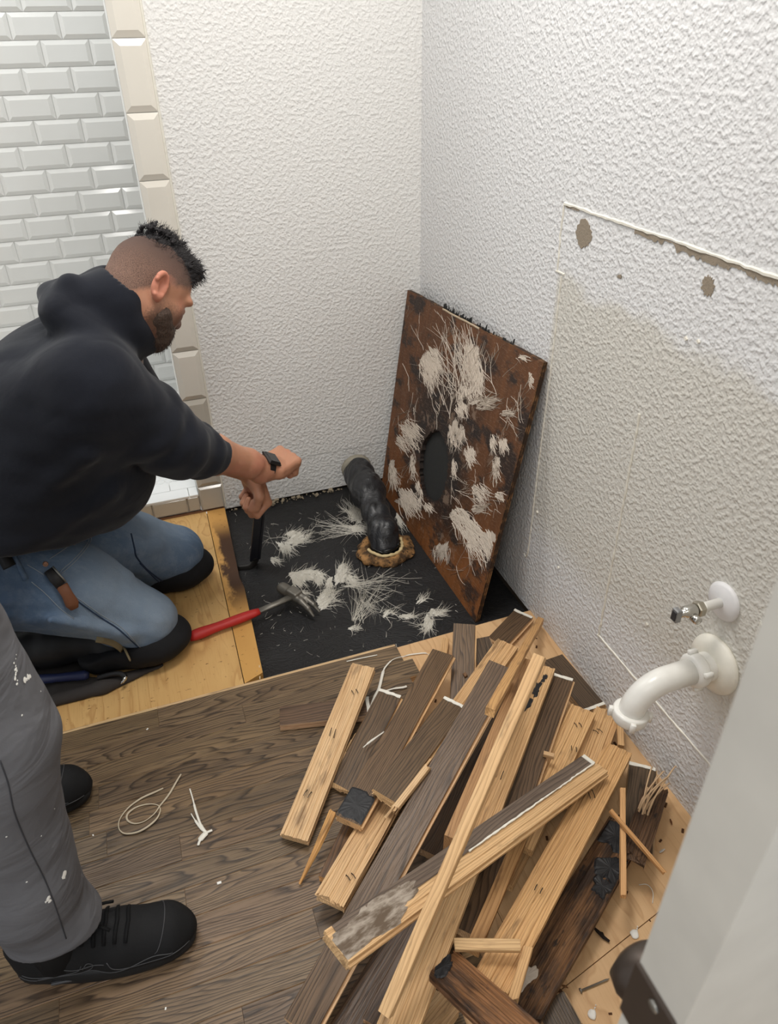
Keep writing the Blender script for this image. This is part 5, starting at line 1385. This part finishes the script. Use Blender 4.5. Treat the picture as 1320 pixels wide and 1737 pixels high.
# wrist watch
u = unit(WR-ER); wc = WR-u*.018; sdv = unit(np.cross(u, (0, 0, 1))); upv = unit(np.cross(sdv, u))
if upv[2] < 0: upv = -upv
dvw = unit(upv*.86+unit(np.cross(u, upv))*(.5 if np.cross(u, upv)[1] < 0 else -.5)); sdw = np.cross(u, dvw)
mb = MB(); N = 28
ring = []
for k in range(N):
    th = 2*PI*k/N
    for (rr, xx) in ((.0305, -.0125), (.0338, -.0115), (.0338, .0115), (.0305, .0125)): ring.append(wc+u*xx+(dvw*math.cos(th)+sdw*math.sin(th))*rr)
mb.add(ring, [(k*4+j, k*4+(j+1) % 4, ((k+1) % N)*4+(j+1) % 4, ((k+1) % N)*4+j) for k in range(N) for j in range(4)])
band = wear(mb.mesh('watch_band', MATS['black_rubber'], False), 'watch_band')
RW = np.stack([u, sdw, dvw], 1)
mb = MB().box((-.0235, -.0205, -.006), (.0235, .0205, .005), .004, 0, RW, wc+dvw*.0345)
wear(mb.mesh('watch_case', flat('dark_aluminium', (58, 56, 56), .35, .5, (60, .1, .0003), Metallic=.6)), 'watch_case')
mb = MB().box((-.0195, -.0165, .0), (.0195, .0165, .0012), .0008, 0, RW, wc+dvw*.0395)
wear(mb.mesh('watch_glass', flat('watch_glass', (50, 50, 52), .15, .5)), 'watch_glass')
# ------------------------------------------------ things he holds or wears loosely
tt, tb2 = PY(442, 846, -.352), PZ(432, 955, ZB+.006); tb2[1] = max(tb2[1], -.36)
th_ = empty('pry_bar', (tt+tb2)/2); tag(th_, 'flat black pry bar held upright by the kneeling man', 'tool')
axd = unit(tt-tb2); wd = unit(A_(.93, .30, 0)-axd*(A_(.93, .30, 0)@axd)); nd_ = np.cross(axd, wd); RB = np.stack([wd, nd_, axd], 1); Lb = float(np.linalg.norm(tt-tb2))
mb = MB().box((-.017, -.0025, .012), (.010, .0025, Lb), .001, 0, RB, tb2); mb.box((.0098, -.0045, .012), (.0165, .0045, Lb), .0015, 0, RB, tb2)
part(mb, 'shank', flat('blued_steel', (42, 43, 50), .4, .5, (60, .2, .0006), Metallic=.5), th_)
foot = spline([tb2+axd*.020, tb2+axd*.006+nd_*.0, PZ(424, 963, ZB+.004), PZ(404, 966, ZB+.003)], 5)
part(MB().tube(foot, [.014]*6+[.013]*10, 8, flat=.22, up=nd_), 'claw', M_DARKSTEEL, th_, True)
# pocket knife in the jeans pocket
kp = [onsurf(JB, x, y, .010) for x, y in ((80, 968), (92, 980), (104, 993), (114, 1007), (122, 1022), (126, 1030))]
if all(p is not None for p in kp):
    kr = empty('utility_knife', kp[2]); tag(kr, 'utility knife with worn brown handle stuck in the jeans pocket', 'knife')
    part(MB().tube(kp[:3], [.011, .0135, .0135], 10, flat=.45, up=unit(CAM-kp[1])), 'sheath', flat('knife_black', (40, 38, 38), .5, .4), kr, True)
    part(MB().tube(kp[2:], [.0130, .0125, .0150, .0090], 10, flat=.5, up=unit(CAM-kp[3])), 'handle', flat('brown_leather', (122, 76, 50), .6, .4, (50, .3, .001)), kr, True)
    e_ = [p+unit(CAM-p)*.006+unit(np.cross(kp[2]-kp[0], CAM-p))*.011*(1 if np.cross(kp[2]-kp[0], CAM-p)[2] > 0 else -1) for p in kp[:3]]
    part(MB().tube(e_, .0022, 6), 'clip', M_STEEL, kr, True)
# black tool roll and blue screwdriver on the plywood
tr = []
for (x, y, z) in ((40, 1110, 0), (100, 1098, 0), (225, 1120, 0), (272, 1122, 0), (276, 1128, 0), (180, 1168, 0), (100, 1192, 0), (60, 1205, 0)): tr.append(PZ(x, y, ZP))
cxy = sum(tr)/len(tr); S = SDF()
out_ = [PZ(x, y, ZP) for x, y in ((-30, 1140), (40, 1128), (110, 1120), (170, 1116), (225, 1118), (272, 1121), (277, 1129), (200, 1164), (140, 1184), (85, 1199), (-30, 1225))]
pc = np.array([q[:2] for q in out_])
def sheet(P):
    """rounded flat sheet over the outline"""
    d = np.full(len(P), 1e9); inside = np.zeros(len(P), bool); x, y = P[:, 0], P[:, 1]
    for i in range(len(pc)):
        a, b = pc[i], pc[(i+1) % len(pc)]; e = b-a; t_ = np.clip(((x-a[0])*e[0]+(y-a[1])*e[1])/(e@e), 0, 1)
        d = np.minimum(d, np.hypot(x-a[0]-t_*e[0], y-a[1]-t_*e[1])); c = ((a[1] > y) != (b[1] > y)) & (x < (b[0]-a[0])*(y-a[1])/(b[1]-a[1]+1e-12)+a[0]); inside ^= c
    d = np.where(inside, -d, d); h_ = np.abs(P[:, 2]-(ZP+.003))-.0035
    return np.minimum(np.maximum(d, h_), 0)+np.hypot(np.maximum(d, 0), np.maximum(h_, 0))-.001
S._add(sheet, A_(*pc.mean(0), ZP), .32, .01, 'u')
S.cone(PZ(60, 1196, ZP+.008), PZ(175, 1166, ZP+.009), .013, .015, .02); S.cone(PZ(175, 1166, ZP+.009), PZ(268, 1130, ZP+.005), .015, .005, .02)
S.cone(PZ(100, 1168, ZP+.004), PZ(190, 1142, ZP+.005), .012, .008, .03); S.cone(PZ(130, 1150, ZP+.006), PZ(150, 1146, ZP+.006), .010, .008, .02)
S.plane_cut(A_(0, 0, ZP+.0006), A_(0, 0, -1), .002)
S.chain([A_(-1.05, -.600, .040), A_(-1.20, -.585, .045), A_(-1.38, -.580, .045)], [.054, .058, .053], .004, 's'); S.chain(FLAP, [q+.008 for q in FLAPR], .004, 's')
S.ell(KR+A_(.004, -.012, -.052), (.108, .090, .060), None, .004, 's'); S.cone(KR+A_(-.126, -.012, -.062), KR+A_(.004, -.012, -.052), .058, .068, .004, 's')
S.disp = lambda P: .0016*waves(P, 71, 50)
tag(link('tool_roll', recenter(S.mesh('tool_roll', .0036, cloth('charcoal_canvas', (50, 47, 46), (70, 66, 64), .85, 320, .3)), cxy), loc=cxy), 'crumpled charcoal canvas tool roll on the plywood by the kneeling man', 'tool roll')
sr_ = empty('screwdriver', PZ(107, 1149, ZP+.034)); tag(sr_, 'screwdriver with a dark blue handle lying on the tool roll', 'screwdriver')
a, b = PZ(62, 1153, ZP+.034), PZ(150, 1145, ZP+.034); u = unit(b-a)
part(MB().tube([a, a+u*.010, a+(b-a)*.4, b-u*.008, b], [.009, .0125, .0105, .012, .008], 10), 'handle', flat('navy_plastic', (38, 46, 84), .4, .5), sr_, True)
part(MB().tube([a-u*.05, a+u*.002], [.003, .003], 8), 'blade', M_STEEL, sr_, True)
bh = PZ(205, 1146, ZP+.036); br = empty('small_pliers', bh); tag(br, 'small dark hand tool with a shiny tip on the tool roll', 'tool')
part(MB().tube(spline([PZ(166, 1150, ZP+.030), PZ(188, 1144, ZP+.034), PZ(204, 1143, ZP+.034), PZ(213, 1148, ZP+.030)], 4), .0065, 8), 'grip', MATS['black_rubber'], br, True)
part(MB().tube(spline([PZ(213, 1147, ZP+.030), PZ(210, 1154, ZP+.028), PZ(205, 1160, ZP+.024)], 4), [.0055]*4+[.004]*3+[.0015]*2, 8), 'tip', M_CHROME, br, True)

# ------------------------------------------------ standing person at the left edge
ORG2 = A_(-1.16, -1.25, 0)
B_ = SDF(); HC2, HR2 = A_(-1.12, -1.22, 1.66), rot('y', 25)
head_shape(B_, HC2, HR2); B_.cone(A_(-1.16, -1.22, 1.46), HC2+A_(-.03, 0, -.04), .058, .055, .03)
B_.cone(A_(-1.17, -1.24, .95), A_(-1.16, -1.22, 1.38), .12, .13, .05); B_.cone(A_(-1.16, -1.40, 1.40), A_(-1.16, -1.04, 1.40), .06, .06, .04)
for s, Y in ((-1, -1.40), (1, -1.04)):
    sh, el, wr = A_(-1.16, Y, 1.39), A_(-1.27, Y+s*.06, 1.13), A_(-1.36, Y-s*.06, .95)
    B_.chain([sh, el, wr], [.05, .042, .028], .02); hand_shape.flip = (s < 0)
    hand_shape(B_, wr, A_(.15, 0, -1), A_(.95, 0, .1), (22, 28, 18))
legs = {}
HP_ = {0: A_(-1.20, -1.315, .90), 1: A_(-1.23, -1.15, .90)}
AN = {0: A_(-1.165, -1.372, .085), 1: A_(-1.345, -1.005, .085)}
for i in (0, 1): B_.chain([HP_[i], (HP_[i]+AN[i])/2+A_(0, 0, .1), AN[i]+A_(-.01, 0, .14)], [.07, .05, .036], .03)
per = link('person', recenter(B_.mesh('person_body', .005, skin_mat('skin_light', (204, 158, 134), (188, 138, 112), (206, 142, 122)).m), ORG2), loc=ORG2)
tag(per, 'standing person in grey paint-spattered trousers and black sneakers at the left edge', 'person')
ORG_OF[per.name] = ORG2
T_ = SDF(); T_.cone(A_(-1.19, -1.30, .93), A_(-1.19, -1.16, .93), .115, .115, .04); T_.cone(A_(-1.185, -1.29, 1.0), A_(-1.185, -1.18, 1.0), .10, .10, .05)
kn = {0: A_(-1.147, -1.355, .55), 1: A_(-1.262, -1.09, .50)}
T_.chain([HP_[0], kn[0], A_(-1.180, -1.368, .27), A_(-1.166, -1.374, .125)], [.112, .088, .076, .0705], .03)
T_.chain([HP_[1], kn[1], AN[1]+A_(.0, 0, .16), AN[1]+A_(.0, 0, .04)], [.108, .084, .075, .071], .03)
T_.plane_cut(A_(-1.166, -1.374, .138), A_(.10, -.18, -1), .006); T_.plane_cut(A_(0, 0, 1.04), A_(0, 0, 1), .01)
T_.disp = lambda P: .0042*waves(P, 81, 24)+.0016*waves(P, 83, 60)+.0100*waves(P*A_(.8, .8, 2.2), 84, 22, 3)*np.clip((.62-P[:, 2])/.3, 0, 1)
tm = T_.mesh('trousers', .0052, cloth('grey_workwear', (92, 92, 96), (108, 108, 111), .85, 600, .18, 0, ((7, 7, 19), .55)))
wear(tm, 'trousers', per)
TB = BVHTree.FromPolygons([v.co.copy() for v in tm.vertices], [tuple(p.vertices) for p in tm.polygons])
sewn(per, TB, [(0, 1290), (14, 1330), (25, 1380), (50, 1440), (75, 1490), (95, 1540), (112, 1592)], .0013, flat('trouser_seam', (62, 62, 66), .85, .2), 'seam', .0002, 8)
mb = MB(); rs = random.Random(8)
for (x, y, r_, n_) in ((25, 1112, .002, 2), (24, 1125, .002, 2), (25, 1138, .0035, 3), (26, 1148, .004, 3), (28, 1156, .0025, 2), (46, 1150, .006, 5), (109, 1485, .006, 5), (84, 1527, .004, 4), (44, 1492, .0018, 1), (38, 1213, .002, 1), (68, 1174, .002, 1), (12, 1420, .0015, 1), (70, 1420, .0015, 1), (90, 1370, .0015, 1)):
    for k in range(n_):
        p = onsurf(TB, x+rs.gauss(0, 2.2), y+rs.gauss(0, 2.2), .0); q = onsurf(TB, x+4, y, 0); q2 = onsurf(TB, x, y-4, 0)
        if p is None or q is None or q2 is None: continue
        nn = unit(np.cross(q-onsurf(TB, x, y, 0), q2-onsurf(TB, x, y, 0))); nn = nn if nn@(CAM-p) > 0 else -nn; a = unit(np.cross(nn, (0, 0, 1))); R = np.stack([a, np.cross(nn, a), nn], 1)
        rr = r_*(.4+.5*rs.random()); mb.add([p+R @ A_(rr*(.6+.7*rs.random())*math.cos(th), rr*(.6+.7*rs.random())*math.sin(th), .0006) for th in np.linspace(0, 2*PI, 9)[:-1]]+[p+nn*.0011], [(j, (j+1) % 8, 8) for j in range(8)])
o = wear(mb.mesh('paint_spatter', M_WHITE_PAINT), 'paint_spatter', per); o['kind'] = 'stuff'
S = SDF(); S.cone(A_(-1.18, -1.26, .98), A_(-1.165, -1.23, 1.36), .135, .155, .05); S.cone(A_(-1.16, -1.40, 1.395), A_(-1.16, -1.05, 1.395), .075, .075, .06)
for s, Y in ((-1, -1.40), (1, -1.04)): S.chain([A_(-1.16, Y, 1.39), A_(-1.27, Y+s*.06, 1.13), A_(-1.345, Y-s*.04, .98)], [.068, .056, .042], .03)
S.cone(A_(-1.16, -1.22, 1.46), A_(-1.12, -1.22, 1.62), .062, .06, .006, 's'); S.plane_cut(A_(0, 0, .955), A_(0, 0, -1), .01); S.disp = lambda P: .004*waves(P, 85, 26)
wear(S.mesh('sweatshirt', .008, cloth('dark_sweatshirt', (40, 42, 48), (52, 54, 60), .9, 400, .3)), 'sweatshirt', per)
S = SDF(); S.ell(HC2+HR2 @ A_(-.012, 0, .045), (.104, .080, .086), HR2, .01); S.plane_cut(HC2+HR2 @ A_(0, 0, .045), HR2 @ A_(-.5, 0, -1), .01); S.disp = lambda P: .002*waves(P, 87, 200)
wear(S.mesh('hair', .005, M_HAIR), 'hair', per)
for i in (0, 1):
    c = AN[i]*A_(1, 1, 0); wear(MB().tube([c+A_(-.01, 0, .06), c+A_(-.005, 0, .13), c+A_(0, 0, .22)], [.040, .042, .046], 18).mesh('sock', cloth('black_sock%d' % i, (20, 20, 21), (30, 30, 31), .9), True), 'sock', per)
# sneakers
M_SHOE = cloth('black_mesh_upper', (20, 20, 21), (32, 32, 33), .75, 700, .5); M_SOLE = flat('black_sole', (27, 27, 28), .6, .35, (120, .3, .001))
M_PIPING = flat('grey_piping', (66, 66, 68), .5, .4); M_LACE = flat('black_lace', (16, 16, 17), .8, .2, (300, .4, .001))
def sneaker(x, y, yaw, label_part=True):
    """local x runs from heel (0) to toe (.285); returns the parts in shoe coordinates"""
    U = SDF()
    U.chain([(.045, 0, .062), (.10, 0, .060), (.17, 0, .050), (.235, .004, .036), (.262, .006, .030)], [.038, .038, .037, .034, .024], .03)
    U.chain([(.030, 0, .050), (.022, 0, .088)], [.034, .030], .02); U.cone((.06, 0, .07), (.085, 0, .105), .036, .034, .03)
    U.cone((.105, 0, .085), (.150, 0, .078), .024, .024, .02)
    for s in (-1, 1): U.cone((.16, s*.012, .035), (.235, s*.012+.003, .032), .034, .030, .02)
    U.cone((.055, 0, .10), (.075, 0, .16), .030, .036, .01, 's'); U.plane_cut((0, 0, .022), (0, 0, -1), .003); U.disp = lambda P: .0010*waves(P, 91, 80)
    up = U.mesh('upper', .0036, M_SHOE)
    out = []
    for k in range(40):
        a = 2*PI*k/40; cxx, ww = .140+.143*math.cos(a), 0
        f_ = (cxx+.003)/.286; ww = (.036+.012*math.sin(max(0, f_-.15)*2.6))*min(1, (abs(math.sin(a)))**.55) if abs(math.sin(a)) > 1e-6 else 0
        out.append((cxx, ww*(1 if math.sin(a) >= 0 else -1)+.004*f_))
    mb = MB(); vs = []
    lv = [(.0, .94), (.004, 1.0), (.014, 1.02), (.026, .99), (.030, .93)]
    for z, sc in lv:
        for (px_, py_) in out:
            zz = z*(1.25-.45*(px_/.285)) + (.010*max(0, (px_-.22)/.065)**2 if True else 0)
            vs.append((.14+(px_-.14)*sc, py_*sc, zz))
    n_ = 40; fs = [(i*n_+k, i*n_+(k+1) % n_, (i+1)*n_+(k+1) % n_, (i+1)*n_+k) for i in range(len(lv)-1) for k in range(n_)]+[tuple(range(n_-1, -1, -1)), tuple(range((len(lv)-1)*n_, len(lv)*n_))]
    mb.add(vs, fs); so = mb.mesh('sole', M_SOLE, True)
    UB = BVHTree.FromPolygons([v.co.copy() for v in up.vertices], [tuple(p.vertices) for p in up.polygons])
    def side(x_, z_, s=-1):
        loc, nn, i, _ = UB.ray_cast(Vector((x_, s*.2, z_)), Vector((0, -s, 0))); return None if loc is None else np.array(loc)+np.array(nn)*.0004
    def topp(x_, y_, off=.002):
        loc, nn, i, _ = UB.ray_cast(Vector((x_, y_, .3)), Vector((0, 0, -1))); return None if loc is None else np.array(loc)+np.array(nn)*off
    pp = MB()
    for s in (-1, 1):
        for crv in ([(.012, .048), (.06, .040), (.11, .033), (.17, .036), (.22, .046), (.25, .040)], [(.275, .03), (.25, .037), (.20, .036), (.16, .044), (.150, .060)], [(.02, .062), (.05, .055), (.075, .052)], [(.085, .070), (.105, .060), (.145, .056)]):
            P_l = [side(q[0], q[1], s) for q in spline([A_(*c_, 0)[:2] for c_ in crv], 6)]; P_l = [q for q in P_l if q is not None]
            if len(P_l) > 3: pp.tube(P_l, .0009, 5)
    tp = [topp(.222+.02*math.cos(a_), .045*math.sin(a_)+.004, .0004) for a_ in np.linspace(-1.5, 1.5, 14)]; tp = [q for q in tp if q is not None]
    if len(tp) > 3: pp.tube(tp, .0009, 5)
    pi = pp.mesh('piping', M_PIPING, True)
    sw = MB()   # the curved tick on the side: outline only
    for s in (-1,):
        P_l = [side(q[0], q[1], s) for q in spline([A_(.112, .056), A_(.120, .066), A_(.128, .058), A_(.120, .047), A_(.098, .042), A_(.07, .043), A_(.04, .047), A_(.068, .052), A_(.092, .053), A_(.106, .057), A_(.112, .066)], 5)]
        P_l = [q for q in P_l if q is not None]
        if len(P_l) > 3: sw.tube(P_l, .0008, 5)
    tick = sw.mesh('side_mark', M_PIPING, True)
    la = MB()
    for i, x_ in enumerate((.118, .134, .150, .166, .182)):
        P_l = [topp(x_+.004*(1-abs(yy)/.03), yy, .0022) for yy in np.linspace(-.030, .030, 9)]; P_l = [q for q in P_l if q is not None]
        if len(P_l) > 3: la.tube(P_l, .0034, 6, flat=.5)
    k0 = topp(.126, 0, .006)
    for s in (-1, 1):
        la.tube(spline([k0, k0+A_(-.004, s*.014, .016), k0+A_(.006, s*.034, .014), k0+A_(.012, s*.024, .002), k0+A_(.004, s*.004, .002)], 5), .0028, 6); la.tube(spline([k0, k0+A_(.016, s*.016, .006), k0+A_(.036, s*.024, -.004)], 4), .0026, 6)
    la.lathe([(.004, -.005), (.007, 0), (.004, .005)], 8, None, k0)
    lc = la.mesh('laces', M_LACE, True)
    wn = MB(); 
    for s in (-1,):
        wn.box((.052, -.0385, .012), (.098, -.033, .018), .0015)
    an = wn.mesh('air_window', flat('smoky_window', (64, 64, 66), .25, .5))
    return up, so, pi, tick, lc, an
def put_shoe(meshes, heel, toe, par):
    h, t_ = A_(*heel), A_(*toe); X = unit((t_-h)*A_(1, 1, 0)); Y = np.cross((0, 0, 1), X); m = frame(h, X, Y, (0, 0, 1))
    up, so, pi, tick, lc, an = meshes; M0 = Matrix.Translation(-Vector(ORG_OF[par.name]))
    U = bpy.data.objects.new('shoe', up); COL.objects.link(U); U.parent = par; U.matrix_basis = M0 @ m
    for nm, me in (('sole', so), ('piping', pi), ('side_mark', tick), ('laces', lc), ('air_window', an)):
        c = bpy.data.objects.new(nm, me); COL.objects.link(c); c.parent = U
    return U
SH = sneaker(0, 0, 0)
put_shoe(SH, (-1.245, -1.352, .0004), (-.965, -1.392, .0004), per)
put_shoe(SH, (-1.412, -.992, .0004), (-1.132, -1.032, .0004), per)
